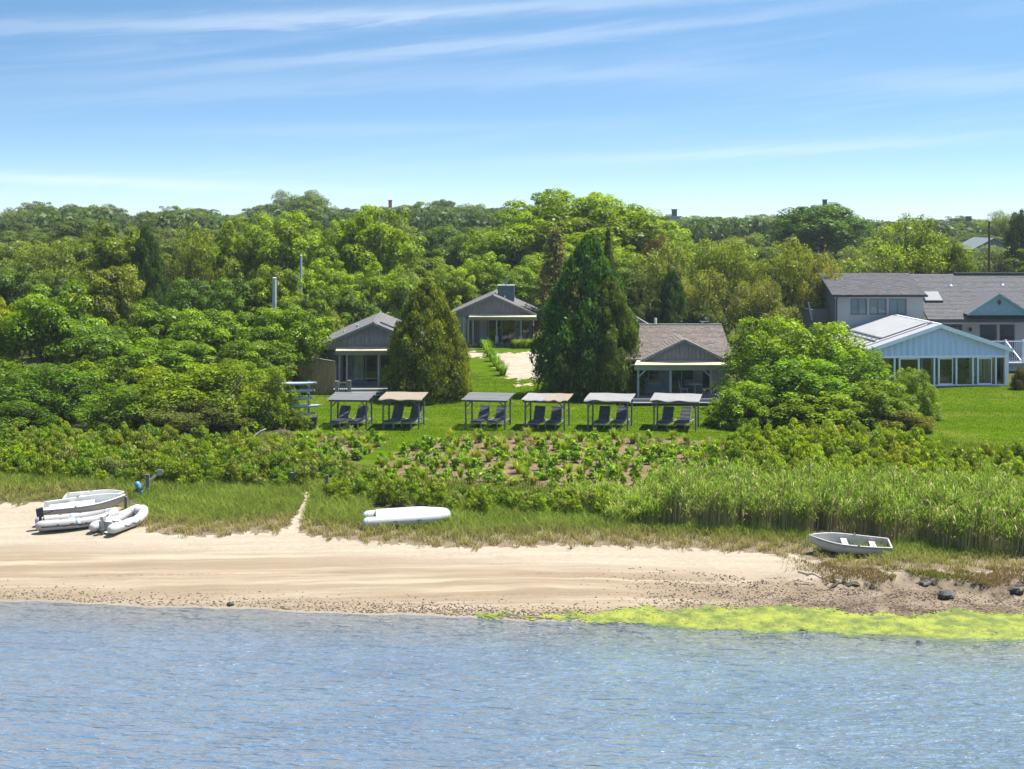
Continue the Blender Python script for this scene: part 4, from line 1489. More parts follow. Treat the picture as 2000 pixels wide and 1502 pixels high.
# distant house on the right and far roofs among the trees
def far_house(px, py_base, Y, w, d, wall_h, apex, label, wall='chimney_grey', gable=True, chimney=None, wins=(), deck_z=None, rz=0.):
    x = wx(px, Y)
    z = wz(py_base, Y)
    g = hz(x, Y)
    t = thing('distant_house', label, 'house', (x, Y, z), rz, 'houses far off among the trees')
    hw = w / 2
    holes = sorted([(a, b, c, e) for a, b, c, e in wins])
    m = MB()
    wall_with_holes(m, -hw, hw, min(0, g - z), wall_h, 0, .2, holes)
    m.bx(-hw, -hw + .2, .2, d, min(0, g - z), wall_h).bx(hw - .2, hw, .2, d, min(0, g - z), wall_h).bx(-hw + .2, hw - .2, d - .2, d, min(0, g - z), wall_h)
    if gable: m.prism([(-hw, wall_h + .001), (hw, wall_h + .001), (0, apex - .15)], 0, .2)
    m.obj('wall', M[wall], t)
    for a, b, c, e in holes: framed_glass(t, a + .004, b - .004, c + .004, e - .004, .1, 'window', .1, 1, 'window_trim', 'glass_blue')
    r = MB()
    if gable:
        for k in (-1, 1):
            q = [(0, apex), (k * (hw + .5), wall_h - .25), (k * (hw + .5), wall_h - .45), (0, apex - .2)]
            r.prism(q if k < 0 else q[::-1], -.5, d + .3)
    else:
        r.bx(-hw - .3, hw + .3, -.3, d + .3, wall_h + .002, wall_h + .35)
    ro = r.obj('roof', M['chimney_grey' if gable else 'siding_grey'], t)
    if chimney:
        cx_, cyy, top, cw, cm = chimney
        MB().bx(cx_ - cw / 2, cx_ + cw / 2, cyy - cw / 2, cyy + cw / 2, wall_h - .5, top).bx(cx_ - cw * .6, cx_ + cw * .6, cyy - cw * .6, cyy + cw * .6, top, top + .2).obj('chimney', M[cm], ro)
    if deck_z is not None:
        MB().bx(-hw - .3, hw + 2.0, -2.2, -.01, deck_z - .3, deck_z).obj('deck', M['post_grey'], t)
        for sx in np.linspace(-hw, hw + 1.6, 4): MB().bx(sx - .1, sx + .1, -2.1, -1.9, g - z - .3, deck_z - .3).obj('deck_post', M['post_grey'], t)
        ra = MB().bx(-hw - .3, hw + 2, -2.2, -2.12, deck_z + .95, deck_z + 1.03)
        for sx in np.arange(-hw - .3, hw + 2, .5): ra.bx(sx, sx + .06, -2.18, -2.13, deck_z, deck_z + .95)
        ra.obj('railing', M['pole_wood'], t)
    return t


far_house(1940, 522, 190, 5.0, 8, 2.6, 3.9, 'small grey gabled house with raised deck behind the utility pole', 'cottage_wall', True, None, ((-1.9, -.7, .3, 2.1), (.6, 2.1, .3, 2.1)), .2)
far_house(815, 436, 330, 4.6, 6, 1.2, 2.2, 'pale flat roofed house top showing between far trees', 'siding_grey', False, None)
far_house(755, 424, 300, 6.5, 7, 1.6, 1.9, 'house on the hill with a tall brick chimney above the bright tree', 'siding_grey', False, (.6, 2, 3.4, .7, 'brick'))
far_house(1318, 432, 380, 3.0, 3, 1.0, 1.6, 'distant house with a dark boxy lookout above the treetops', 'siding_grey', False, (0, 1.2, 3.0, 1.3, 'dark_trim'))
far_house(1613, 425, 330, 3.0, 3, 1.2, 1.6, 'distant house whose dark chimney tops the big dark tree', 'siding_grey', False, (0, 1.2, 4.0, .9, 'dark_trim'))
far_house(1895, 452, 330, 3.0, 3, 1.2, 1.6, 'distant house with a dark chimney on the right skyline', 'siding_grey', False, (0, 1.2, 3.3, 1.0, 'dark_trim'))


def pole(px, py_top, Y, r, mat, label, py_base=None, name='utility_pole', cross=False):
    x = wx(px, Y)
    g = hz(x, Y)
    h = wz(py_top, Y) - g
    t = thing(name, label, 'pole', (x, Y, g), 0, 'poles standing among the trees')
    MB().tube([(0, 0, -.2), (0, 0, h)], [r * 1.15, r * .8], 10).obj('shaft', M[mat], t)
    if cross:
        MB().bx(-.55, .55, -.06, .06, h - .9, h - .78).obj('crossarm', M[mat], t)
    else:
        MB().lathe([(r * .95, h), (r * .95, h + .04), (r * .3, h + .10)], 8).obj('cap', M[mat], t)


pole(1932, 434, 152, .13, 'pole_wood', 'tall brown wooden utility pole in front of the distant grey house')
pole(588, 500, 113, .11, 'pole_pale', 'slim white pole rising from the trees above the left cottage')
pole(536, 544, 103, .17, 'pole_pale', 'thick grey pole half hidden by vines left of the white pole')

# ------------------------------------------------------------------ pergolas and loungers on the lawn
def sag_canvas(x0, x1, y0, y1, z0, z1, wave, seed, hang=.0):
    r_ = random.Random(seed)
    ph = [r_.uniform(0, 6) for _ in range(4)]
    m = MB()
    nx, ny = 22, 9
    def P(i, j, o):
        u, v = i / nx, j / ny
        x, y = x0 + (x1 - x0) * u, y0 + (y1 - y0) * v
        z = z0 + (z1 - z0) * v - wave * .6 * math.sin(math.pi * u) * math.sin(math.pi * v) + wave * .35 * math.sin(u * 17 + ph[0]) * (1 - v) + wave * .25 * math.sin(u * 9 + v * 6 + ph[1])
        if j == 0: z -= hang + wave * .8 * math.sin(u * 13 + ph[2]); y += .02
        return (x, y, z + o)
    m.grid([[P(i, j, 0) for i in range(nx + 1)] for j in range(ny + 1)])
    m.grid([[P(i, j, -.018) for i in range(nx, -1, -1)] for j in range(ny + 1)])
    n1 = (nx + 1) * (ny + 1)
    for i in range(nx): m.f.append((i + 1, i, n1 + nx - i, n1 + nx - i - 1))
    return m


def pergola(px, py, rz, cover, label, width=2.2):
    x, y, z = G(px, py)
    t = thing('sun_shelter', label, 'pergola', (x, y, z), rz, 'timber sun shelters in a row on the lawn')
    hw, d = width / 2, 1.7
    hf, hb = 1.58, 1.70
    for sx in (-hw, hw):
        MB().bar((sx, 0, -.05), (sx + random.uniform(-.02, .02), 0, hf), .085).obj('post', M['pergola_wood'], t)
        MB().bar((sx, d, -.05), (sx + random.uniform(-.02, .04), d, hb), .085).obj('post', M['pergola_wood'], t)
        MB().bar((sx, -.18, hf - .005), (sx, d + .18, hb + .0), .05, .10).obj('side_rail', M['pergola_wood'], t)
        MB().bar((sx - math.copysign(.04, sx), -.0, hf - .34), (sx - math.copysign(.32, sx), -.0, hf - .02), .05, .06).obj('brace', M['pergola_wood'], t)
    MB().bx(-hw - .14, hw + .14, -.045, .0, hf - .06, hf + .05).obj('front_beam', M['pergola_wood'], t)
    MB().bx(-hw - .14, hw + .14, d, d + .045, hb - .06, hb + .05).obj('back_beam', M['pergola_wood'], t)
    zf, zb = hf + .075, hb + .085
    if cover == 'slat':
        n = 15
        for i in range(n):
            v = i / (n - 1)
            yy, zz = -.28 + (d + .55) * v, zf + (zb - zf) * v + random.uniform(0, .012)
            MB().bx(-hw - .17 - random.uniform(0, .05), hw + .17 + random.uniform(0, .05), yy - .055, yy + .055, zz - .012, zz + .012).obj('slat', M['slat_pale'], t)
    elif cover == 'mixed':
        sag_canvas(-hw - .2, -.05, -.30, d + .3, zf + .02, zb + .02, .03, px, .01).obj('canopy', M['canvas_white'], t, True)
        sag_canvas(-.06, hw + .21, -.34, d + .27, zf + .045, zb + .04, .04, px + 5, .02).obj('canopy', M['canvas_tan'], t, True)
    else:
        mt = 'canvas_tan' if cover == 'tan' else 'canvas_white'
        wv = .03 if cover == 'tan' else .042
        sag_canvas(-hw - .2, hw + .21, -.32, d + .3, zf + .03, zb + .03, wv, px, .03).obj('canopy', M[mt], t, True)
    return t


pergola(681, 838, math.radians(-5), 'slat', 'sun shelter with pale slatted roof, leftmost in the row by the board rack', 1.98)
pergola(783, 838, math.radians(-6), 'tan', 'sun shelter with flat tan canvas roof, second from the board rack', 2.02)
pergola(948, 839, math.radians(-10), 'slat', 'sun shelter with pale slatted roof beside the wide lawn gap')
pergola(1064, 841, math.radians(-11), 'mixed', 'sun shelter with half pale grey half tan roof left of the big cedar shadow')
pergola(1187, 841, math.radians(-12), 'white', 'sun shelter with rippled pale grey canvas roof at the left end of the porch')
pergola(1318, 841, math.radians(-12), 'white', 'sun shelter with rippled pale grey canvas roof before the porch, next to the round hedge', 2.3)


LM = {}
def lounger(px, py, rz, label, back=58):
    if not LM:
        LM['frame'] = MB().bx(-.32, -.27, -.95, .95, .24, .31).bx(.27, .32, -.95, .95, .24, .31).bx(-.27, .27, -.95, -.90, .24, .31).bx(-.27, .27, .90, .95, .24, .31).bx(-.27, .27, -.02, .03, .25, .30).mesh('frame', M['lounger_wood'])
        LM['leg'] = MB().bx(-.028, .028, -.03, .03, -.02, .24).mesh('leg', M['lounger_wood'])
        c = MB()
        k = 8
        c.grid([[(-.29 + .58 * i / k, -.93 + .142 * j, .375 + .012 * math.sin(math.pi * i / k) + .010 * (j % 2)) for i in range(k + 1)] for j in range(8)])
        c.bx(-.29, .29, -.93, .064, .312, .368)
        LM['seat_cushion'] = c.mesh('seat_cushion', M['cushion'])
        b = MB().bx(-.29, .29, -.035, .035, 0, .80)
        b.grid([[(-.285 + .57 * i / k, -.042 - .01 * (j % 2), .01 + .78 * j / 7) for i in range(k + 1)] for j in range(8)])
        LM['back_cushion'] = b.mesh('back_cushion', M['cushion'])
        f = MB().bx(-.31, -.27, .037, .07, 0, .82).bx(.27, .31, .037, .07, 0, .82).bx(-.27, .27, .037, .07, .76, .82).bx(-.27, .27, .037, .06, .36, .42)
        LM['back_frame'] = f.mesh('back_frame', M['lounger_wood'])
        LM['wheel'] = MB().tube([(-.02, 0, 0), (.02, 0, 0)], .09, 12).mesh('wheel', M['rubber'])
    x, y, z = G(px, py)
    t = thing('sun_lounger', label, 'sun lounger', (x, y + .95, z), rz, 'dark cushioned sun loungers under the shelters')
    def part(nm, loc=(0, 0, 0), rot=(0, 0, 0)):
        o = link(bpy.data.objects.new(nm, LM[nm]), t)
        o.location, o.rotation_euler = loc, rot
        return o
    part('frame'); part('seat_cushion')
    for sx in (-.295, .295):
        part('leg', (sx, -.9, 0)); part('leg', (sx, .8, 0))
    a = math.radians(90 - back)
    part('back_cushion', (0, .10, .36), (-a, 0, 0)); part('back_frame', (0, .10, .36), (-a, 0, 0))
    return t


SH = ['leftmost slatted shelter', 'flat tan shelter', 'slatted shelter beside the lawn gap', 'half tan shelter', 'rippled shelter left of the porch', 'rippled shelter next to the hedge']
for k, (a, b) in enumerate(((664, 699), (770, 805), (941, 974), (1051, 1085), (1180, 1214), (1305, 1340))):
    for px_, side, bk in ((a, 'left', 62), (b, 'right', 60)):
        lounger(px_, 836 + (2 if k > 2 else 0), math.radians(random.uniform(-24, -17)), f'dark cushioned lounger, {side} one of the pair under the {SH[k]}', bk + random.uniform(-3, 4))

# board rack at the left of the lawn
def board_rack():
    x, y, z = G(603, 832)
    t = thing('board_rack', 'dark timber rack holding pale blue boards beside the left shrubs', 'rack', (x, y, z))
    for dx in (-1.7, .0):
        MB().bx(dx - .05, dx + .05, -.05, .05, -.05, 2.55).obj('post', M['pergola_wood'], t)
        for k in range(5):
            zz = .62 + .42 * k
            MB().bar((dx, -.05, zz), (dx, -.75, zz + .05), .06, .06).obj('arm', M['pergola_wood'], t)
    ends = (.42, .78, .32, .40, .50)
    nm = ('lowest', 'second lowest', 'middle', 'second highest', 'topmost')
    for k in range(5):
        zz = z + .62 + .42 * k + .12
        L = 2.9
        prof = []
        m = MB()
        rows = []
        for i in range(13):
            u = i / 12
            w = .21 * math.sin(math.pi * (.06 + .88 * u)) ** .55
            th = .10 * math.sin(math.pi * (.1 + .8 * u)) ** .5
            rows.append([(-L + L * u, w * math.cos(a), th * math.sin(a) + .06 * (2 * u - 1) ** 2) for a in [2 * math.pi * j / 12 for j in range(13)]])
        m.grid(rows)
        m.f.append(tuple(range(12))); m.f.append(tuple(12 * 13 + j for j in range(11, -1, -1)))
        o = m.obj('paddle_board', M['board_blue'], None, True)
        o.location = (x + ends[k], y - .42, zz)
        tag(o, f'pale blue paddle board, {nm[k]} one on the rack by the shrubs', 'board', 'paddle boards on the rack')
board_rack()


def misc_yard():
    x, y, z = G(612, 836)
    t = thing('storage_bin', 'dark slate bin standing at the foot of the board rack', 'bin', (x, y - .3, z))
    MB().add([(-.2, -.2, 0), (.2, -.2, 0), (.2, .2, 0), (-.2, .2, 0), (-.24, -.24, .55), (.24, -.24, .62), (.24, .24, .62), (-.24, .24, .55)],
             [(0, 3, 2, 1), (0, 1, 5, 4), (1, 2, 6, 5), (2, 3, 7, 6), (3, 0, 4, 7), (4, 5, 6, 7)]).obj('body', M['bin_dark'], t)
    MB().bar((-.26, 0, .585), (.26, 0, .655), .52, .04).obj('lid', M['bin_dark'], t)
    x, y, z = G(550, 846)
    m = MB()
    r_ = random.Random(3)
    m.grid([[(-.5 + 1.0 * i / 14, -.4 + .8 * j / 8, max(0.01, .2 * math.sin(math.pi * i / 14) ** .6 * math.sin(math.pi * j / 8) ** .5 + .05 * math.sin(i * 1.7 + j))) for i in range(15)] for j in range(9)])
    o = m.obj('tarpaulin', M['wrack'], None, True); o.location = (x, y, z)
    tag(o, 'dark crumpled tarpaulin heap under the edge of the left shrubs', 'tarpaulin')
    x, y, z = G(480, 868)
    t = thing('driftwood_log', 'bleached driftwood log slanting out of the scrub', 'log', (x, y, z))
    MB().tube([(0, 0, .12), (.35, .05, .3), (.8, .1, .68), (1.05, .1, .80)], [.085, .075, .06, .03], 8).obj('trunk', M['driftwood'], t, True)
    MB().tube([(.1, .05, .15), (-.5, .2, .22), (-1.0, .3, .2)], [.05, .04, .02], 7).obj('branch', M['driftwood'], t, True)
    MB().tube([(.12, .02, .2), (.1, .0, .85)], [.03, .015], 6).obj('branch', M['driftwood'], t, True)
    for px, py, h, w, lean, lab in ((638, 962, .78, .13, .02, 'thick weathered post beside the sandy path through the scrub'), (573, 950, .62, .2, -.02, 'short square topped post among the bayberry left of the path'),
                                    (246, 996, .55, .12, .0, 'short dark stake behind the bow of the grey inflatable')):
        x, y, z = G(px, py)
        t = thing('wooden_post', lab, 'post', (x, y, z), random.uniform(-.2, .2), 'weathered posts above the beach')
        MB().bar((0, 0, -.1), (lean, 0, h), w, w).obj('shaft', M['pergola_wood'], t)
        MB().bx(lean - w * .55, lean + w * .55, -w * .55, w * .55, h, h + .025).obj('cap', M['pergola_wood'], t)
    # sloping winch beam with a blue float
    x, y, z = G(285, 968)
    t = thing('winch_beam', 'slanting pale timber beam on a post above the boats', 'beam', (x, y, z))
    MB().bar((-.22, -.05, .34), (.62, .35, 1.06), .07, .09).obj('beam', M['driftwood'], t)
    MB().bx(-.02, .14, .02, .14, -.1, .95).obj('post', M['pergola_wood'], t)
    MB().bx(.46, .66, .24, .42, .88, 1.12).obj('winch', M['steel'], t)
    m = MB().lathe([(.02, -.36), (.10, -.32), (.135, -.2), (.14, .0), (.135, .2), (.10, .32), (.02, .36)], 14)
    o = thing('float', 'blue and black fender float leaning on the slanting beam', 'float', (x - .26, y - .18, z + .34), 0, rot=(math.radians(8), math.radians(-18), 0))
    m.obj('body', M['blue_plastic'], o, True)
    MB().lathe([(.146, -.08), (.146, .08)], 14).obj('band', M['rubber'], o, True)
misc_yard()

# ------------------------------------------------------------------ boats
def hull_sections(L, B, D, sheer, tb, n=14, k=7, shrink=0., flat=.55):
    """rows from transom to bow; each row runs port gunwale - keel - starboard gunwale"""
    rows = []
    for i in range(n + 1):
        u = i / n
        hb = B / 2 * (tb + (1 - tb) * math.sin(min(1, u * 1.7) * math.pi / 2)) if u < .55 else B / 2 * max(.015, (1 - ((u - .55) / .45) ** 2.1))
        hb = max(.012, hb - shrink)
        zs = D + sheer * u ** 2.2
        zk = .02 + .55 * D * max(0, (u - .72) / .28) ** 2 + shrink * 1.2
        rake = .28 * (u ** 3)
        row = []
        for j in range(-k, k + 1):
            s = abs(j) / k
            w = hb * math.sin(min(1., s * 1.25) * math.pi / 2) if s < .8 else hb
            z = zk + (zs - zk) * (s ** 2.4)
            row.append((L * u + rake * (z / D) * .35, math.copysign(w, j) if j else 0, z))
        rows.append(row)
    return rows


def dinghy(name, label, loc, rot, L, B, D, sheer, mats, thwarts=(.3, .62), sole=.12, group=None, tb=.82):
    t = thing(name, label, 'boat', loc, rot=rot, group=group)
    o, i_ = hull_sections(L, B, D, sheer, tb), hull_sections(L - .05, B, D, sheer, tb, shrink=.03)
    i_ = [[(p[0] + .03, p[1], p[2]) for p in r] for r in i_]
    h = MB().grid([r[::-1] for r in o])
    h.f.append(tuple(range(len(o[0]))))
    h.obj('hull', M[mats[1]], t, True)
    inn = MB().grid(i_)
    inn.f.append(tuple(range(len(o[0]) - 1, -1, -1)))
    inn.obj('hull_inside', M[mats[0]], t, True)
    g = MB()
    for side in (0, -1):
        g.tube([(p[side][0], p[side][1], p[side][2] + .005) for p in o], .028, 6)
    g.obj('gunwale', M[mats[0]], t, True)
    r = o[0]
    tr = MB()
    tr.add([(p[0] - .02, p[1], p[2]) for p in r] + [(p[0] + .035, p[1], p[2]) for p in r],
           [tuple(range(len(r))), tuple(range(2 * len(r) - 1, len(r) - 1, -1))] + [(a, a + len(r), (a + 1) % len(r) + len(r), (a + 1) % len(r)) for a in range(len(r))])
    tr.obj('transom', M[mats[1]], t)
    for u in thwarts:
        q = o[int(u * 14)]
        zt = q[0][2] - .14
        w = abs(q[0][1]) - .04
        MB().bx(q[0][0] - .12, q[0][0] + .12, -w, w, zt - .03, zt).obj('thwart', M[mats[0]], t)
    fs = MB().add([(i_[1][4][0], -abs(i_[1][4][1]), sole), (i_[1][4][0], abs(i_[1][4][1]), sole), (i_[9][4][0], abs(i_[9][4][1]) * .95, sole + .02), (i_[9][4][0], -abs(i_[9][4][1]) * .95, sole + .02)], [(0, 1, 2, 3)])
    fs.obj('sole', M[mats[0]], t)
    for u in (.44,):
        q = o[int(u * 14)]
        for k in (0, -1):
            MB().tube([(q[k][0], q[k][1], q[k][2]), (q[k][0], q[k][1], q[k][2] + .10)], .02, 6).bx(q[k][0] - .05, q[k][0] + .05, q[k][1] - .02, q[k][1] + .02, q[k][2] + .015, q[k][2] + .05).obj('oarlock', M['steel'], t)
    b_ = o[-1][0]
    MB().tube([(b_[0] + .02, 0, b_[2] - .08), (b_[0] + .14, .05, b_[2] - .30), (b_[0] + .2, .12, .04), (b_[0] + .5, .3, .0)], .014, 5).obj('painter_rope', M['canvas_white'], t, True)
    st_ = MB()
    for k in (0, -1): st_.tube([(p[k][0], p[k][1] * 1.015, p[k][2] - .045) for p in o[:-1]], .012, 5)
    st_.obj('rub_rail', M['post_grey'], t, True)
    return t


def on_ground(px, py, dz=0.):
    x, y, z = G(px, py)
    return (x, y, z + dz)


dinghy('rowing_boat', 'long white rowing boat with raised bow, lying over the grey inflatable', on_ground(84, 1012, .10), (math.radians(9), math.radians(-4.0), math.radians(12)), 3.35, 1.25, .40, .13, ('hull_white', 'hull_shaded'), (.42,), .3, 'boats pulled up on the beach')
dinghy('rowing_boat', 'white rowing boat mostly hidden behind the other beached boats', on_ground(126, 990, .05), (math.radians(8), math.radians(-2), math.radians(4)), 2.5, 1.15, .40, .10, ('hull_white', 'hull_shaded'), (.3,), .2, 'boats pulled up on the beach')
dinghy('rowing_boat', 'worn white rowing boat lying open at the foot of the reeds', on_ground(1737, 1080, -.08), (math.radians(-11), math.radians(-3), math.radians(176)), 3.05, 1.12, .46, .12, ('hull_worn', 'hull_worn'), (.28, .6), .12, None, .8)


def outboard(parent, x, z, mat='engine', tilt=0, prop=True, scale=1.):
    e = thing_part('outboard_motor', parent)
    s = scale
    m = MB().add([(x - .30 * s, -.13 * s, z + .12), (x - .02, -.13 * s, z + .10), (x - .02, .13 * s, z + .10), (x - .30 * s, .13 * s, z + .12),
                  (x - .34 * s, -.11 * s, z + .42 * s), (x - .05, -.12 * s, z + .48 * s), (x - .05, .12 * s, z + .48 * s), (x - .34 * s, .11 * s, z + .42 * s)],
                 [(0, 3, 2, 1), (4, 5, 6, 7), (0, 1, 5, 4), (1, 2, 6, 5), (2, 3, 7, 6), (3, 0, 4, 7)])
    m.obj('cowling', M[mat], e)
    MB().bx(x - .22 * s, x - .10, -.05, .05, z - .5 * s, z + .12).bx(x - .33 * s, x - .06, -.09, .09, z - .34 * s, z - .32 * s).obj('lower_unit', M['steel' if mat != 'engine' else 'engine'], e)
    MB().bar((x - .05, 0, z + .2), (x + .35, .12, z + .26), .035).obj('tiller', M['engine'], e)
    pr = MB()
    for a in range(3):
        b = a * 2.094
        pr.bar((x - .30 * s, 0, z - .44 * s), (x - .31 * s, .1 * math.cos(b), z - .44 * s + .1 * math.sin(b)), .05, .012)
    pr.obj('propeller', M['steel'], e)
    return e


def thing_part(name, parent):
    o = bpy.data.objects.new(name, None)
    o.empty_display_size = .1
    return link(o, parent)


def inflatable(name, label, loc, rot, L, B, r, mats, motor=None, bow_rise=.22, black_rub=True, group=None):
    """local x runs from stern (0) to bow (L)"""
    t = thing(name, label, 'boat', loc, rot=rot, group=group)
    hb = B / 2 - r
    half = [(-.38, .92), (0, 1.0), (L * .35, 1.02), (L * .6, 1.0), (L * .78, .86), (L * .90, .60), (L * .97, .28), (L - r * .9, 0)]
    def z(x): return r + .05 + bow_rise * max(0, (x - L * .5) / (L * .5)) ** 2
    pts = [(x, -hb * f, z(x)) for x, f in half] + [(x, hb * f, z(x)) for x, f in half[::-1][1:]]
    dense = []
    P = [Vector(p) for p in pts]
    for i in range(len(P) - 1):
        p0, p1, p2, p3 = P[max(i - 1, 0)], P[i], P[i + 1], P[min(i + 2, len(P) - 1)]
        for k in range(4):
            u = k / 4
            dense.append(.5 * ((2 * p1) + (-p0 + p2) * u + (2 * p0 - 5 * p1 + 4 * p2 - p3) * u * u + (-p0 + 3 * p1 - 3 * p2 + p3) * u ** 3))
    dense.append(P[-1])
    rr = [r] * len(dense)
    rr[0] = rr[-1] = r * .45; rr[1] = rr[-2] = r * .72; rr[2] = rr[-3] = r * .9
    MB().tube(dense, rr, 14).obj('tube', M[mats[0]], t, True)
    if black_rub:
        out = []
        cx_ = L * .4
        for i, p in enumerate(dense[3:-3]):
            d = Vector((0, p.y, 0)).normalized() if p.x < L * .6 else Vector((p.x - L * .6, p.y, 0)).normalized()
            out.append(p + d * (r * 1.0) + Vector((0, 0, -.02)))
        MB().tube(out, .028, 6).obj('rubbing_strake', M['rubber'], t, True)
    nD = len(dense)
    for f in (.16, .36, .64, .84):
        q = int(nD * f)
        MB().tube(dense[q:q + 2], r * 1.012, 14).obj('tube_band', M['hypalon_cone'], t, True)
    for f in (.1, .9):
        q = int(nD * f)
        MB().tube([dense[q] + Vector((0, 0, r * .97)), dense[q] + Vector((0, 0, r * 1.06))], .03, 8).obj('valve', M['rubber'], t)
    k = MB()
    rows = []
    for i in range(9):
        u = i / 8
        x = .02 + (L - r * 1.6) * u
        w = hb * (1 if u < .6 else max(.06, 1 - ((u - .6) / .4) ** 2))
        zb = .03 + bow_rise * .8 * max(0, u - .55) ** 1.5
        rows.append([(x, -w, zb + .10), (x, -w * .5, zb + .02), (x, 0, zb - .03), (x, w * .5, zb + .02), (x, w, zb + .10)])
    k.grid(rows)
    k.obj('floor', M[mats[1]], t, True)
    MB().bx(-.02, .035, -hb + r * .6, hb - r * .6, .08, r * 2 + .07).obj('transom', M[mats[2]], t)
    MB().bx(L * .33, L * .33 + .2, -hb, hb, r * 1.45, r * 1.45 + .03).obj('seat', M[mats[2]], t)
    for sy in (-1, 1):
        rp = []
        for i in range(9):
            u = i / 8
            x = L * (.16 + .42 * u)
            rp.append((x, sy * (hb + r * 1.02), r + .10 - .10 * abs(math.sin(2 * math.pi * u))))
        MB().tube(rp, .02, 5).obj('grab_rope', M['rubber'], t, True)
    for x in (.22, .5, .68):
        for sy in (-1, 1):
            MB().bx(L * x - .06, L * x + .06, sy * hb * .99 - .05, sy * hb * .99 + .05, 2 * r + .043, 2 * r + .06).obj('patch', M['steel'], t)
    if motor: outboard(t, -.02, r * 2 + .02, motor[0], 0, True, motor[1])
    return t


inflatable('inflatable_dinghy', 'grey inflatable dinghy with black outboard motor, stern to the left', on_ground(88, 1034), (0, math.radians(-1), math.radians(19)), 2.9, 1.5, .215, ('hypalon', 'hypalon', 'hypalon'), ('engine', 1.0), .2, True, 'boats pulled up on the beach')
inflatable('inflatable_dinghy', 'white inflatable dinghy with bow up the beach, right of the others', on_ground(207, 1042), (0, math.radians(-2), math.radians(66)), 2.3, 1.4, .21, ('hypalon_white', 'hypalon', 'hypalon_white'), ('hypalon', .7), .28, False, 'boats pulled up on the beach')


def upturned():
    """an inflatable lying upside down in the grass, bow to the right"""
    x, y, z = G(722, 1026)
    t = thing('overturned_boat', 'white overturned inflatable boat half sunk in the beach grass', 'boat', (x, y, z), rot=(math.radians(4), math.radians(-2.5), math.radians(6)))
    L, hb, r = 3.35, .50, .24
    half = [(-.10, .98), (.3, 1.0), (L * .5, 1.02), (L * .74, .92), (L * .88, .62), (L * .95, .28), (L - r * .8, 0)]
    P = [Vector((a, -hb * f, r)) for a, f in half] + [Vector((a, hb * f, r)) for a, f in half[::-1][1:]]
    dense = []
    for i in range(len(P) - 1):
        p0, p1, p2, p3 = P[max(i - 1, 0)], P[i], P[i + 1], P[min(i + 2, len(P) - 1)]
        for k in range(4):
            u = k / 4
            dense.append(.5 * ((2 * p1) + (-p0 + p2) * u + (2 * p0 - 5 * p1 + 4 * p2 - p3) * u * u + (-p0 + 3 * p1 - 3 * p2 + p3) * u ** 3))
    dense.append(P[-1])
    MB().tube(dense, [r] * len(dense), 14).obj('tube', M['hypalon_white'], t, True)
    for sy in (-1, 1):
        c = MB().tube([(-.09, sy * hb * .98, r), (-.22, sy * hb * .97, r), (-.30, sy * hb * .96, r)], [r * 1.01, r * .72, r * .25], 14)
        c.obj('tube_end', M['hypalon_cone'], t, True)
    rows = []
    for i in range(11):
        u = i / 10
        xx = .28 + (L - .42) * u
        w = hb * 1.47 * (1 if u < .6 else max(.08, 1 - ((u - .6) / .4) ** 2.2))
        zt = .60 - .12 * max(0, u - .6) ** 1.4 * 2.2
        rows.append([(xx, -w, r * .7), (xx, -w * .97, r + .12), (xx, -w * .68, zt - .07), (xx, 0, zt - .02), (xx, w * .68, zt - .07), (xx, w * .97, r + .12), (xx, w, r * .7)])
    MB().grid([a[::-1] for a in rows]).obj('bottom', M['hypalon_white'], t, True)
    MB().add([(.27, -hb * .9, .10), (.27, hb * .9, .10), (.27, hb * .7, .50), (.27, 0, .59), (.27, -hb * .7, .50), (.31, -hb * .9, .10), (.31, hb * .9, .10), (.31, hb * .7, .50), (.31, 0, .59), (.31, -hb * .7, .50)],
             [(0, 1, 2, 3, 4), (9, 8, 7, 6, 5)]).obj('transom', M['hypalon'], t)
    MB().bx(1.0, 1.14, -hb - .28, -hb - .2, .25, .33).bx(2.0, 2.14, -hb - .28, -hb - .2, .25, .33).obj('patch', M['steel'], t)
upturned()

# ------------------------------------------------------------------ foliage
def unit(n):
    v = rng.normal(size=(n, 3))
    return v / np.linalg.norm(v, axis=1)[:, None]


def leaves(P, Nn, ln, wd, up=0., dirs=None):
    """one rhombic leaf per point"""
    n = len(P)
    r = unit(n)
    if dirs is not None: r = dirs + .45 * r
    t = r - Nn * np.sum(r * Nn, 1)[:, None]
    t[:, 2] += up
    t /= np.linalg.norm(t, axis=1)[:, None] + 1e-9
    b = np.cross(Nn, t)
    b /= np.linalg.norm(b, axis=1)[:, None] + 1e-9
    sz = np.clip(rng.lognormal(-.08, .36, n), .4, 2.1)
    L = (ln * sz * rng.uniform(.8, 1.2, n))[:, None]
    Wd = (wd * sz * rng.uniform(.75, 1.25, n))[:, None]
    V = np.empty((n, 4, 3))
    V[:, 0], V[:, 2] = P - t * L * .5, P + t * L * .5 - Nn * L * .12
    V[:, 1], V[:, 3] = P + b * Wd * .5 + Nn * Wd * .1, P - b * Wd * .5 + Nn * Wd * .1
    return V.reshape(-1, 3)


def quads(n): return np.arange(n * 4).reshape(n, 4)


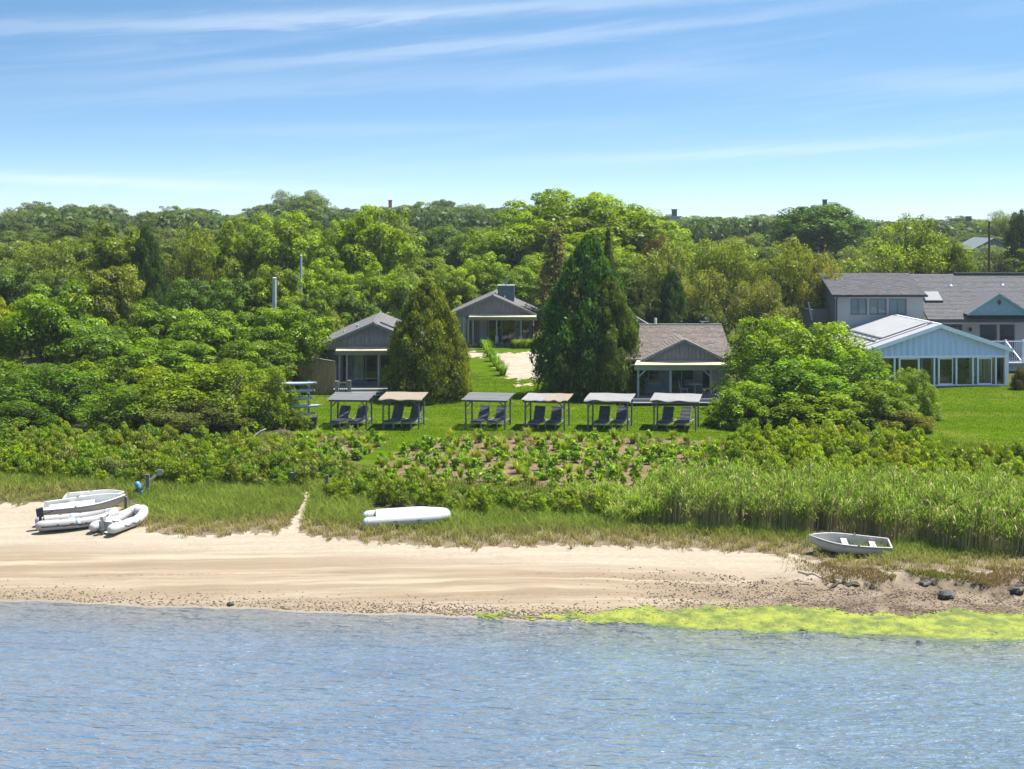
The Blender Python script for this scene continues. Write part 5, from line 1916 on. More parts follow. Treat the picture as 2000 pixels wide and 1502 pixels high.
def clump_crown(centers, radii, counts, ln, wd, rough=.6, flat=.75, up=.0):
    Ps, Ns, Cl = [], [], []
    for c, r, k in zip(centers, radii, counts):
        Cl.append(np.full(int(k), rng.random()))
        d = unit(int(k))
        d[:, 2] = np.where((d[:, 2] < -.25) & (rng.random(len(d)) < .65), -d[:, 2], d[:, 2])
        rad = rng.uniform(.55, 1.12, len(d)) ** .6
        p = c + d * (r * rad[:, None]) * np.array([1, 1, flat])
        nn = d * .9 + unit(len(d)) * rough + np.array([0, 0, .5])
        Ps.append(p); Ns.append(nn / np.linalg.norm(nn, axis=1)[:, None])
    P, Nn = np.concatenate(Ps), np.concatenate(Ns)
    global CL
    CL = np.repeat(np.concatenate(Cl), 4)
    return leaves(P, Nn, ln, wd, up), len(P)


def ell_centers(n, lo=.45, hi=.92, zmin=-.6):
    out = []
    while len(out) < n:
        d = unit(1)[0]
        if d[2] < zmin: continue
        out.append(d * rng.uniform(lo, hi))
    return np.array(out)


PROTO = {}


CL = None


def store(kind, V, n, trunk):
    global CL
    cl = CL if CL is not None and len(CL) == len(V) else np.full(len(V), .5)
    PROTO.setdefault(kind, []).append((np_mesh(kind + '_crown', V, quads(n), M['leaf'], attrs={'tone': cl}), trunk.mesh(kind + '_trunk', M['bark'], True) if trunk else None))


def limbs(cz, n, h0, r0, spread, top, seed):
    r_ = random.Random(seed)
    m = MB()
    m.tube([(0, 0, -.02), (.006, .004, h0 * .6), (-.004, .006, h0), (.004, -.004, top)], [r0 * 1.35, r0, r0 * .8, r0 * .2], 7)
    for k in range(n):
        a = k * 2.4 + r_.uniform(-.4, .4)
        z0 = h0 * r_.uniform(.6, 1.25)
        L = spread * r_.uniform(.6, 1)
        m.tube([(0, 0, z0), (math.cos(a) * L * .4, math.sin(a) * L * .4, z0 + (top - z0) * .35), (math.cos(a) * L, math.sin(a) * L, z0 + (top - z0) * r_.uniform(.55, .95))], [r0 * .55, r0 * .38, r0 * .12], 5)
    return m


# prototypes are one unit wide and one unit high, standing on z = 0
for v in range(3):   # dense broadleaf
    c = ell_centers(125, .40, 1.0, -.75)
    C3 = c * np.array([.40, .40, .37]) + np.array([0, 0, .57])
    R = rng.uniform(.04, .12, 125)
    V, n = clump_crown(C3, R, R / .1 * 240, .0225, .0145, .36)
    store('broadleaf', V, n, limbs(.5, 7, .22, .022, .28, .85, v))
for v in range(3):   # locust: feathery layered plates
    c = ell_centers(140, .35, 1.0, -.7)
    C3 = c * np.array([.42, .42, .40]) + np.array([0, 0, .56])
    R = rng.uniform(.04, .10, 140)
    V, n = clump_crown(C3, R, R / .1 * 270, .0215, .0115, .40, .8)
    store('locust', V, n, limbs(.5, 8, .3, .018, .33, .9, 10 + v))
for v in range(3):   # twiggy, loose olive willow with visible branches
    c = ell_centers(70, .35, 1.0, -.5)
    C3 = c * np.array([.42, .42, .42]) + np.array([0, 0, .53])
    R = rng.uniform(.06, .11, 70)
    V, n = clump_crown(C3, R, R / .1 * 230, .021, .010, .9, 1.25, .5)
    tr = limbs(.5, 9, .16, .016, .3, .8, 20 + v)
    r_ = random.Random(v)
    for k in range(70):
        q = C3[k]
        a = Vector((q[0] * .25, q[1] * .25, .12 + .4 * q[2]))
        b = Vector(q)
        tr.tube([a, a.lerp(b, .6) + Vector((r_.uniform(-.02, .02), r_.uniform(-.02, .02), .01)), b + Vector((r_.uniform(-.02, .02), 0, r_.uniform(.02, .07)))], [.006, .004, .0015], 4, False)
    store('olive', V, n, tr)
for v in range(3):   # bush down to the ground
    k = 130
    c = ell_centers(k, .45, 1.0, -.05)
    C3 = c * np.array([.43, .43, .86]) + np.array([0, 0, .05])
    R = rng.uniform(.04, .11, k)
    V, n = clump_crown(C3, R, R / .1 * 260, .024, .013, .42, 1.5, .45)
    store('bush', V, n, limbs(.4, 7, .1, .016, .35, .7, 30 + v))
for v in range(3):   # conical cedar, the last one rounder
    Cs, Rs = [], []
    for k in range(300):
        h = rng.random() ** 1.15
        prof = ((1 - h ** 1.7) ** .75 if v < 2 else (1 - h ** 2.3) ** .72 * (1 - .18 * h)) * (.80 + .20 * min(1, (h + .02) / .12))
        a = rng.uniform(0, 6.283)
        rr = .47 * prof * (.55 + .5 * rng.random() ** .6)
        Cs.append((rr * math.cos(a), rr * math.sin(a), .06 + h * .90)); Rs.append(.042 + .058 * (1 - h) * rng.uniform(.7, 1.3))
    R = np.array(Rs)
    V, n = clump_crown(np.array(Cs), R, R / .07 * 190, .027, .0105, .55, 1.2, .8)
    tr = limbs(.5, 6, .12, .022, .25, .92, 40 + v)
    store('cedar' if v < 2 else 'cedar_round', V, n, tr)
for v in range(2):   # close leafed hedge mound
    k = 230
    c = ell_centers(k, .62, .98, -.05)
    C3 = c * np.array([.45, .45, .90]) + np.array([0, 0, .04])
    R = rng.uniform(.045, .085, k)
    V, n = clump_crown(C3, R, R / .1 * 190, .022, .014, .45, 1.35, .3)
    store('hedge', V, n, limbs(.4, 7, .1, .016, .35, .7, 80 + v))
for v in range(2):   # spruce: drooping tiers
    Ps, Ns, Ds = [], [], []
    tr = MB().tube([(0, 0, -.02), (0, 0, .5), (0, 0, .98)], [.018, .012, .002], 7)
    for lev in range(17):
        z0 = .12 + .84 * lev / 17
        Lb = .46 * (1 - lev / 17.5) ** .85
        for k in range(8):
            a = k * .785 + lev * .5 + rng.uniform(-.2, .2)
            L = Lb * rng.uniform(.7, 1.08)
            d = np.array([math.cos(a), math.sin(a), 0])
            tip = d * L + np.array([0, 0, z0 - .10 * L])
            tr.tube([(0, 0, z0), tuple(d * L * .5 + np.array([0, 0, z0 + .01])), tuple(tip)], [.004, .003, .001], 4, False)
            m_ = int(26 + 120 * L)
            u = rng.uniform(.12, 1.05, m_)
            p = d * (L * u)[:, None] + np.array([0, 0, z0]) + np.stack([np.zeros(m_), np.zeros(m_), -.10 * L * u ** 2 + .02 * np.sin(u * 3)], -1)
            side = np.array([-d[1], d[0], 0])
            p += side * (rng.normal(0, .042, m_) * (1.1 - .6 * u))[:, None] + np.stack([np.zeros(m_), np.zeros(m_), rng.normal(-.012, .016, m_)], -1)
            nn = np.array([0, 0, 1.]) + .6 * unit(m_)
            Ps.append(p); Ns.append(nn / np.linalg.norm(nn, axis=1)[:, None])
            Ds.append(np.repeat(d[None], m_, 0) + side * rng.normal(0, .7, m_)[:, None])
    P, Nn, Dd = np.concatenate(Ps), np.concatenate(Ns), np.concatenate(Ds)
    store('spruce', leaves(P, Nn, .042, .012, 0, Dd), len(P), tr)
for v in range(3):   # bayberry style shrub
    k = 34
    c = ell_centers(k, .35, .97, .0)
    C3 = c * np.array([.42, .42, .80]) + np.array([0, 0, .1])
    R = rng.uniform(.09, .15, k)
    V, n = clump_crown(C3, R, R / .1 * 52, .085, .032, .7, 1.15, .9)
    store('shrub', V, n, limbs(.4, 6, .12, .014, .3, .75, 60 + v))


def small_plant(kind, k, n_leaf, ln, wd, flat, up, spread=.42):
    c = ell_centers(k, .2, .95, .05)
    C3 = c * np.array([spread, spread, .78]) + np.array([0, 0, .08])
    R = rng.uniform(.12, .2, k)
    V, n = clump_crown(C3, R, np.full(k, n_leaf), ln, wd, .6, flat, up)
    store(kind, V, n, None)


for v in range(3): small_plant('leafy', 12, 17, .22, .10, 1.0, .7)
for v in range(2): small_plant('lavender', 12, 22, .24, .035, .9, 1.6, .45)


def tuft_mesh(nb, name):
    Vs, Fs, Cs = [], [], []
    for i in range(nb):
        a, l = rng.uniform(0, 6.283), rng.uniform(.15, .5)
        d = np.array([math.cos(a), math.sin(a), 0])
        b0 = d * rng.uniform(0, .14)
        s = np.array([-d[1], d[0], 0]) * .022
        h = rng.uniform(.6, 1.0)
        mid = b0 + d * l * .45 + np.array([0, 0, h * .72]); tip = b0 + d * l + np.array([0, 0, h * rng.uniform(.6, 1)])
        Vs += [b0 - s, b0 + s, mid + s * .7, mid - s * .7, tip, tip + s * .05]
        k = 6 * i
        Fs += [(k, k + 1, k + 2, k + 3), (k + 3, k + 2, k + 5, k + 4)]
    return np.array(Vs), np.array(Fs)


for v in range(2):
    V, Fq = tuft_mesh(110, 'tuft')
    PROTO.setdefault('tuft', []).append((np_mesh('tuft_blades', V, Fq, M['leaf'], attrs={'tone': np.full(len(V), .5)}), None))

GAIN = {'broadleaf': (1.52, 1.34, .42), 'bush': (1.55, 1.36, .42), 'locust': (1.42, 1.36, .3), 'shrub': (1.42, 1.45, .5), 'leafy': (1.5, 1.5, .6), 'tuft': (1.35, 1.5, .6), 'olive': (1.5, 1.55, .8), 'cedar': (1.5, 1.6, .7), 'cedar_round': (1.5, 1.6, .7), 'hedge': (1.7, 1.55, .42)}
COL = {'locust': (.125, .200, .006), 'broadleaf': (.060, .125, .012), 'olive': (.125, .135, .036), 'bush': (.115, .180, .012), 'cedar': (.055, .085, .012),
       'spruce': (.085, .080, .036), 'shrub': (.135, .165, .018), 'leafy': (.095, .165, .016), 'lavender': (.17, .18, .11), 'tuft': (.13, .19, .02)}
KIND = {'locust': ('locust_tree', 'tree'), 'broadleaf': ('broadleaf_tree', 'tree'), 'olive': ('willow_tree', 'tree'), 'bush': ('large_shrub', 'shrub'), 'cedar': ('cedar_tree', 'tree'), 'cedar_round': ('cedar_tree', 'tree'), 'hedge': ('large_shrub', 'shrub'), 'spruce': ('spruce_tree', 'tree'),
        'shrub': ('bayberry_shrub', 'shrub'), 'leafy': ('leafy_plant', 'plant'), 'lavender': ('lavender_plant', 'plant'), 'tuft': ('grass_tuft', 'grass tuft')}


def plant(kind, x, y, w, h, label, group=None, col=None, var=None, jit=.12, z=None, single=False, lean=0.):
    pr = PROTO[kind]
    me, tr = pr[random.randrange(len(pr)) if var is None else var % len(pr)]
    nm, cat = KIND[kind]
    z = hz(x, y) if z is None else z
    c = col or COL[kind]
    k = GAIN.get(kind, (1.4, 1.55, .8))
    c = (c[0] * k[0], c[1] * k[1], c[2] * k[2])
    f = random.uniform(1 - jit, 1 + jit)
    c = (c[0] * f * random.uniform(.94, 1.06), c[1] * f, c[2] * f * random.uniform(.85, 1.15), 1)
    if tr is None or single:
        o = link(bpy.data.objects.new(nm, me))
        o.color = c
        o.location, o.rotation_euler, o.scale = (x, y, z), (0, 0, random.uniform(0, 6.28)), (w, w, h)
        return tag(o, label, cat, group)
    t = thing(nm, label, cat, (x, y, z), random.uniform(0, 6.28), group)
    t.scale = (w, w, h)
    o = link(bpy.data.objects.new('crown' if cat == 'tree' else 'foliage', me), t)
    o.color = c
    link(bpy.data.objects.new('trunk' if cat == 'tree' else 'stems', tr), t)
    return t


def tree_px(kind, px, top, wpx, Y, label, col=None, group=None, var=None, sink=0.):
    """a tree whose crown spans wpx photo pixels and tops out at row `top`, standing Y metres away"""
    x = wx(px, Y)
    g = hz(x, Y)
    h = (wz(top, Y) - g) / .97
    return plant(kind, x, Y, wpx / F * Y / .98, max(.6, h), label, group, col, var)


BR, DK, YG, OL = (.135, .205, .005), (.042, .088, .016), (.092, .160, .005), (.110, .135, .020)
TREES = [
    # left front shrubs
    ('bush', 395, 695, 330, 80.5, 'broad yellow green shrub mound left of the board rack', YG),
    ('bush', 525, 728, 170, 81.5, 'rounded yellow green shrub whose branches touch the board rack', (.125, .19, .008)),
    ('bush', 240, 745, 210, 79.5, 'mid green spreading shrub between the dark left shrub and the yellow mound', (.085, .16, .014)),
    ('bush', 95, 705, 260, 83, 'dark green wide shrub at the left frame edge above the bayberry', (.065, .135, .016)),
    ('bush', 20, 775, 190, 79, 'low deep green shrub in the left corner above the bayberry', (.06, .125, .016)),
    ('olive', 385, 785, 230, 77.5, 'low sprawling juniper with bare brown branches below the yellow mound', (.09, .105, .03)),
    ('bush', 300, 715, 200, 84, 'bright shrub rising behind the mid green shrub', (.13, .19, .01)),
    ('bush', 470, 690, 200, 85, 'bushy green shrub behind the yellow mound', (.10, .17, .01)),
    ('bush', 538, 718, 118, 80.0, 'leafy shrub hiding the left ends of the rack boards', (.10, .17, .010)),
    ('bush', 586, 800, 60, 79.5, 'small green shrub growing round the foot of the board rack', (.085, .15, .012)),
    # left middle trees
    ('broadleaf', 92, 548, 235, 92, 'leafy tree with pointed bright crown near the left frame edge', (.085, .165, .010)),
    ('broadleaf', 560, 585, 190, 92.5, 'bright leafy tree beside the wooden fence and left cottage', (.095, .18, .010)),
    ('broadleaf', 420, 600, 215, 94, 'full green tree left of the tree beside the fence', (.085, .16, .010)),
    ('broadleaf', 300, 585, 190, 97, 'green tree with ragged crown in the middle of the left wood', (.075, .145, .012)),
    ('locust', -10, 575, 130, 92, 'yellowish tree cut by the left frame edge', (.15, .18, .016)),
    ('broadleaf', 190, 630, 190, 90, 'low round tree right of the pointed bright crown', (.07, .14, .014)),
    ('broadleaf', 330, 660, 230, 88, 'wide low tree above the yellow shrub mound', (.09, .165, .010)),
    ('broadleaf', 500, 655, 180, 89, 'low leafy tree left of the wooden fence', (.08, .15, .012)),
    ('broadleaf', 540, 515, 140, 106, 'vine covered tree wrapped round the thick grey pole', (.085, .145, .016)),
    ('bush', 655, 603, 130, 105, 'pale green bush behind the roof of the left cottage', (.12, .175, .03)),
    ('broadleaf', 470, 540, 150, 106, 'dark tree left of the vine covered tree', (.055, .11, .014)),
    ('broadleaf', 215, 515, 170, 110, 'tree with mixed olive crown in the left wood', (.10, .14, .016)),
    ('broadleaf', 385, 540, 150, 108, 'dark blue green tree in the middle of the left wood', (.05, .105, .018)),
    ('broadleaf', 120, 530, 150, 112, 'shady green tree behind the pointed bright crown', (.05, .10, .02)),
    ('broadleaf', 20, 505, 180, 115, 'dusky tree at the left edge behind the yellowish tree', (.05, .095, .024)),
    ('bush', 30, 690, 190, 88, 'leafy shrub at the left edge under the pointed tree', (.08, .15, .012)),
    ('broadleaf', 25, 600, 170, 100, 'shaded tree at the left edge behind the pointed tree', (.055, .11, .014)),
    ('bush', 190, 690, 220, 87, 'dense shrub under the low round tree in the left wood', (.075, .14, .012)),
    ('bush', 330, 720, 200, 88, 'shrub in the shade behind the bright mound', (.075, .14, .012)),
    ('broadleaf', 130, 590, 160, 101, 'green tree squeezed between two low round trees', (.065, .13, .012)),
    ('broadleaf', 600, 560, 140, 103, 'tree with fine leaves left of the white pole foot', (.085, .16, .010)),
    ('bush', 600, 690, 110, 94.5, 'leafy shrub leaning over the wooden fence', (.10, .175, .012)),
    # left back row
    ('broadleaf', 245, 432, 190, 125, 'tall tree with yellow green top left of the dark cedar in the wood', (.095, .155, .008)),
    ('cedar', 287, 445, 100, 123, 'dark cedar standing inside the left wood', (.04, .075, .014)),
    ('olive', 370, 440, 150, 127, 'olive brown airy tree right of the dark cedar', (.112, .145, .016)),
    ('locust', 450, 425, 150, 131, 'bright locust at the left end of the bright tree row', BR),
    ('locust', 560, 410, 200, 132, 'bright wide locust in front of the skyline notch', BR),
    ('locust', 655, 425, 160, 129, 'bright locust between the wide one and the tall one', (.12, .195, .006)),
    ('locust', 742, 395, 215, 130, 'tall bright locust crowned by the far brick chimney', BR),
    ('locust', 640, 500, 170, 119, 'bright locust just above the vine covered tree', (.115, .19, .006)),
    ('locust', 740, 510, 190, 117, 'bright locust above the left cottage roof', (.12, .20, .006)),
    ('olive', 800, 535, 110, 116, 'silvery green small tree left of the golden cedar top', (.16, .19, .075)),
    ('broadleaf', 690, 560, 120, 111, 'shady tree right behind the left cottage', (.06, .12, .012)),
    ('olive', 80, 468, 190, 131, 'olive toned tree at the far left behind the wood', OL),
    ('broadleaf', 10, 470, 160, 140, 'muted green tree at the far left edge', (.07, .12, .022)),
    ('broadleaf', 160, 455, 150, 140, 'muted tree behind the tall yellow topped tree', (.085, .13, .02)),
    ('broadleaf', 1240, 520, 130, 118, 'dim tree between the big cedar and the willows', (.05, .09, .016)),
    ('locust', 1190, 470, 200, 140, 'bright locust below the dome behind the spruce spire', (.115, .18, .008)),
    ('locust', 1090, 470, 200, 142, 'bright locust below the dome behind the brownish spruce', (.12, .185, .008)),
    # centre back
    ('locust', 1155, 374, 330, 160, 'bright locust crest just right of the huge dome top', (.125, .195, .007)),
    ('locust', 1060, 384, 280, 158, 'bright locust crest just left of the huge dome top', (.13, .20, .007)),
    ('locust', 1260, 425, 230, 157, 'bright locust on the sloping right side of the dome', (.12, .19, .008)),
    ('locust', 1110, 425, 330, 150, 'bright locust filling the middle of the dome', (.12, .19, .008)),
    ('locust', 1105, 366, 340, 156, 'huge bright locust dome topping the middle of the skyline', (.13, .20, .007)),
    ('locust', 1215, 396, 300, 154, 'bright locust shoulder right of the huge dome', (.125, .19, .008)),
    ('locust', 1005, 408, 250, 150, 'bright locust left of the huge dome', BR),
    ('locust', 1300, 445, 150, 150, 'lower bright locust at the right foot of the dome', (.12, .18, .010)),
    ('locust', 955, 490, 160, 136, 'bright locust above the back cottage', (.12, .195, .008)),
    ('locust', 1010, 520, 150, 133, 'bright locust right behind the boxed chimney', (.10, .17, .010)),
    ('broadleaf', 865, 430, 140, 175, 'deep green tree in the dip left of the bright dome', (.055, .105, .020)),
    ('locust', 880, 515, 140, 131, 'yellow green tree left of the back cottage roof', (.12, .185, .012)),
    ('broadleaf', 930, 455, 110, 165, 'mid green tree behind the locust above the back cottage', (.07, .13, .018)),
    ('broadleaf', 830, 500, 130, 140, 'leafy tree behind the golden cedar', (.09, .16, .012)),
    ('spruce', 1085, 440, 165, 123, 'brownish spruce right of the back cottage chimney', (.115, .105, .045)),
    ('spruce', 1188, 438, 80, 110, 'dark spruce spire behind the big cedar', (.05, .07, .026)),
    ('spruce', 1000, 585, 90, 128, 'small brownish conifer right behind the back cottage', (.10, .10, .04)),
    ('broadleaf', 1285, 448, 85, 128, 'small reddish brown tree crown under the bright dome', (.065, .055, .026)),
    ('cedar', 1150, 468, 208, 93.0, 'big broad dark green cedar beside the shell drive', (.036, .082, .010)),
    ('cedar', 1192, 545, 128, 91.3, 'brown tinged cedar leaning against the big dark cedar', (.062, .082, .014)),
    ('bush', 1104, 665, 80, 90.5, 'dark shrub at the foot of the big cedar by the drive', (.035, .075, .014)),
    ('olive', 1310, 478, 190, 114, 'grey olive willow right of the big cedar', (.115, .14, .032)),
    ('olive', 1420, 462, 200, 116, 'wide olive willow in the middle behind the shingled cottage', (.110, .145, .022)),
    ('olive', 1530, 470, 190, 114, 'olive willow with reddish twigs left of the large house', (.118, .138, .022)),
    ('olive', 1605, 500, 120, 111, 'sparse willow leaning over the end of the large house', (.14, .15, .04)),
    ('olive', 1370, 530, 170, 108, 'twiggy brown willow above the shingled cottage roof', (.10, .11, .030)),
    ('olive', 1480, 545, 170, 106, 'bare twigged willow behind the round hedge', (.095, .105, .030)),
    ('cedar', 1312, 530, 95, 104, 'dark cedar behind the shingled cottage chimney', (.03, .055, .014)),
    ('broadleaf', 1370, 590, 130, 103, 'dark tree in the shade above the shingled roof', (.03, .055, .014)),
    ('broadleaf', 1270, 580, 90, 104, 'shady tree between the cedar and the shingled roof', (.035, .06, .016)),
    ('broadleaf', 1605, 387, 235, 195, 'big dark round tree standing on the right skyline', (.048, .100, .020)),
    ('olive', 1770, 432, 265, 131, 'olive willow rising over the roof of the large house', (.112, .145, .016)),
    ('broadleaf', 1870, 470, 90, 128, 'yellow green bush like tree left of the distant grey house', (.095, .155, .012)),
    ('broadleaf', 1995, 398, 80, 165, 'dark tree cut by the right frame edge', (.04, .08, .022)),
    ('olive', 1950, 412, 90, 250, 'feathery pale tree on the right skyline', (.10, .14, .045)),
    ('broadleaf', 1690, 500, 110, 135, 'leafy tree just left of the willow over the large roof', (.075, .13, .016)),
    # round hedge on the right
    ('hedge', 1505, 603, 240, 86.5, 'bright rounded hedge shrub rising beside the shingled cottage', (.105, .185, .006)),
    ('hedge', 1610, 622, 240, 87.5, 'bright hedge shrub in front of the large house wall', (.105, .18, .006)),
    ('hedge', 1665, 668, 200, 84.5, 'hedge shrub reaching toward the sunroom roof', (.08, .16, .010)),
    ('hedge', 1560, 690, 270, 82.5, 'deep leafy hedge shrub in the middle of the round hedge', (.07, .145, .010)),
    ('hedge', 1460, 740, 170, 81, 'lower hedge shrub beside the last sun shelter', (.085, .16, .012)),
    ('hedge', 1600, 760, 230, 80, 'lower hedge shrub at the front of the round hedge', (.10, .16, .014)),
    ('hedge', 1715, 738, 180, 81, 'lower hedge shrub below the sunroom corner', (.085, .15, .012)),
    ('hedge', 1782, 712, 115, 83, 'upright shrub hiding the left sunroom panes', (.095, .165, .012)),
    ('bush', 1755, 795, 150, 79.5, 'brownish low shrub at the right foot of the hedge', (.11, .14, .03)),
    ('bush', 1992, 712, 42, 95.5, 'dark bronze clipped bush at the sunroom corner', (.06, .055, .018)),
    # by the cottages
    ('cedar_round', 835, 552, 165, 91, 'golden green cone shaped cedar between the two grey cottages', (.105, .126, .006)),
    ('bush', 905, 708, 48, 93, 'small green shrub right of the golden cedar', (.08, .15, .012)),
    ('bush', 880, 735, 45, 92, 'small silvery shrub at the foot of the golden cedar', (.14, .17, .08)),
    ('bush', 1062, 640, 30, 116, 'thin brownish bush at the right end of the back cottage', (.12, .12, .05)),
    ('bush', 1865, 652, 70, 104.5, 'pale yellow green bush on the terrace behind the sunroom roof', (.16, .18, .05)),
]
for row in TREES:
    tree_px(row[0], row[1], row[2], row[3], row[4], row[5], row[6], 'trees and large shrubs around the cottages')

# hedge strip and ornamental grasses by the drive
for i, (px, py) in enumerate([(952, 688), (956, 697), (962, 706), (968, 715), (975, 724), (982, 733), (949, 682)]):
    x, y, z = G(px, py)
    plant('tuft', x, y, 1.35, 1.05, 'tall green grass clump in the strip along the shell drive', 'grass clumps lining the shell drive', (.10, .165, .016))
for px in range(1008, 1066, 9):
    x, y, z = G(px, 680)
    plant('tuft', x, y, 1.3, 1.0, 'pale tall grass clump in front of the back cottage porch', 'grass clumps before the back cottage', (.15, .20, .05))
for px in range(920, 1005, 11):
    x, y, z = G(px, 679)
    plant('lavender', x, y, .9, .6, 'low grey green plant along the back cottage porch', 'low plants before the back cottage', (.075, .12, .04))
for px, py in ((885, 752), (898, 750), (1180, 768), (1196, 766)):
    x, y, z = G(px, py)
    plant('tuft', x, y, .9, .8, 'silvery ornamental grass clump at the edge of a cottage deck', 'silvery grasses by the cottage decks', (.19, .22, .12))

# far wooded hills: individuals, then one mass behind them
SKX = [-200, 0, 50, 100, 180, 225, 260, 340, 420, 480, 520, 560, 610, 650, 700, 780, 830, 900, 950, 1000, 1100, 1330, 1400, 1450, 1500, 1560, 1650, 1720, 1760, 1820, 1900, 1960, 2200]
SKY_ = [418, 416, 402, 392, 388, 408, 414, 402, 410, 412, 400, 378, 374, 402, 408, 396, 390, 385, 398, 402, 410, 420, 416, 418, 424, 420, 420, 424, 430, 424, 430, 424, 410]
FAR = (('round crowned', 'broadleaf', (.060, .105, .026)), ('pale airy', 'olive', (.10, .13, .045)), ('dark dense', 'broadleaf', (.040, .080, .024)), ('yellowish', 'locust', (.085, .13, .020)))
for Yr, off, step in ((165, 62, 120), (205, 45, 105), (250, 30, 92), (300, 17, 84), (360, 6, 74), (430, 0, 66)):
    px = -150 + random.uniform(0, 60)
    while px < 2150:
        nm, kind, col = FAR[random.choices((0, 1, 2, 3), (4, 2.5, 1.6, 1.6))[0]]
        Y = Yr * random.uniform(.95, 1.05)
        top = np.interp(px, SKX, SKY_) + off + random.gauss(0, 5 if Yr > 300 else 8)
        x = wx(px, Y)
        h = wz(top, Y) - hz(x, Y)
        if h > 3:
            tree_px(kind, px, top, step * random.uniform(1.15, 1.7), Y, f'{nm} tree on the wooded rise far behind the cottages', col, f'{nm} far trees')
        px += step * random.uniform(.7, 1.2)


def far_woodland():
    Ps, Ns = [], []
    for i in range(1500):
        Y = rng.uniform(230, 620)
        px = rng.uniform(-250, 2250)
        x = wx(px, Y)
        top = np.interp(px, SKX, SKY_) + 12 + rng.normal(0, 4)
        zt = min(wz(top, Y), hz(x, Y) + 9)
        r = rng.uniform(2.0, 4.2)
        d = unit(110); d[:, 2] = np.abs(d[:, 2])
        Ps.append(np.array([x, Y, zt - r]) + d * r * np.array([1, 1, .9]) * rng.uniform(.75, 1.12, 110)[:, None])
        nn = d + .6 * unit(110); Ns.append(nn / np.linalg.norm(nn, axis=1)[:, None])
    P, Nn = np.concatenate(Ps), np.concatenate(Ns)
    o = link(bpy.data.objects.new('far_woodland', np_mesh('far_woodland', leaves(P, Nn, .85, .6), quads(len(P)), M['leaf'], attrs={'tone': np.repeat(np.repeat(rng.random(1500), 110), 4)})))
    o.color = (.055, .092, .020, 1)
    tag(o, 'hazy green mass of distant woodland along the skyline', 'woodland', kind='stuff')
far_woodland()

# scrub belt: bayberry, one by one
SCRUB = [([(-40, 868), (120, 862), (300, 868), (480, 880), (600, 900), (622, 930), (600, 958), (300, 950), (-40, 935)], .62, 1.1),
         ([(622, 925), (700, 938), (760, 962), (1000, 984), (1150, 986), (1200, 1012), (1100, 1012), (900, 1004), (640, 978)], .62, .95)]
pts = []
for poly, sp, size in SCRUB:
    tries = 0
    for _ in range(6000):
        px = random.uniform(poly[0][0] - 20, 1230); py = random.uniform(855, 1012)
        if not poly_in(np.array([px]), np.array([py]), poly)[0]: continue
        x, y, z = G(px, py)
        if all((x - a) ** 2 + (y - b) ** 2 > sp ** 2 for a, b in pts):
            pts.append((x, y))
            w = size * random.uniform(.8, 1.35)
            silver = random.random() < .10
            plant('shrub', x, y, w, w * random.uniform(.75, 1.0), 'silver grey low shrub among the bayberry above the beach grass' if silver else 'yellow green bayberry shrub in the scrub belt above the beach grass',
                  'silver shrubs in the scrub belt' if silver else 'bayberry shrubs in the scrub belt', (.14, .165, .10) if silver else random.choice(((.125, .175, .010), (.105, .165, .010), (.135, .175, .014), (.08, .14, .012), (.11, .135, .03))), jit=.1)
        if len(pts) > 330: break
# right-hand scrub around the hedge foot and above the reeds
pts2 = []
for poly in ([(1430, 885), (1560, 862), (1700, 858), (1800, 880), (1850, 905), (2040, 902), (2040, 992), (1800, 994), (1560, 982), (1380, 980), (1440, 940)],):
    for _ in range(3500):
        px = random.uniform(1300, 2060); py = random.uniform(855, 996)
        if not poly_in(np.array([px]), np.array([py]), poly)[0]: continue
        x, y, z = G(px, py)
        if all((x - a) ** 2 + (y - b) ** 2 > .86 ** 2 for a, b in pts2):
            pts2.append((x, y))
            w = 1.25 * random.uniform(.8, 1.3)
            o_ = plant('shrub', x, y, w, w * random.uniform(.75, 1.05), 'olive yellow shrub between the round hedge and the reeds', 'olive yellow shrubs above the reeds', random.choice(((.14, .19, .012), (.12, .175, .010), (.16, .19, .025))))
            o_.name = 'right_bayberry_shrub'  # same bayberry as the left belt; the separate name is no other species

# garden bed plants
pts3 = []
for bi, poly in enumerate(BEDS):
    for _ in range(4200):
        px = random.uniform(520, 1460); py = random.uniform(848, 950)
        if not poly_in(np.array([px]), np.array([py]), poly)[0]: continue
        x, y, z = G(px, py)
        if all((x - a) ** 2 + (y - b) ** 2 > .64 ** 2 for a, b in pts3):
            pts3.append((x, y))
            top_row = py < 872 + (px > 1200) * 6
            u = random.random()
            if top_row and u < .55:
                plant('lavender', x, y, random.uniform(.65, 1.0), random.uniform(.4, .6), 'grey green lavender mound in the upper row of the planted bed', 'lavender mounds in the planted bed', random.choice(((.17, .18, .10), (.15, .16, .09), (.20, .18, .13))))
            elif u < .72:
                plant('leafy', x, y, random.uniform(.55, 1.0), random.uniform(.5, .9), 'bushy bright green young plant in the bare soil bed', 'bushy young plants in the planted bed', random.choice(((.10, .18, .014), (.12, .18, .012), (.08, .155, .014))))
            else:
                plant('tuft', x, y, random.uniform(.6, 1.0), random.uniform(.5, .8), 'upright grass tuft in the bare soil bed', 'grass tufts in the planted bed', random.choice(((.14, .19, .02), (.12, .18, .016), (.17, .19, .05))))

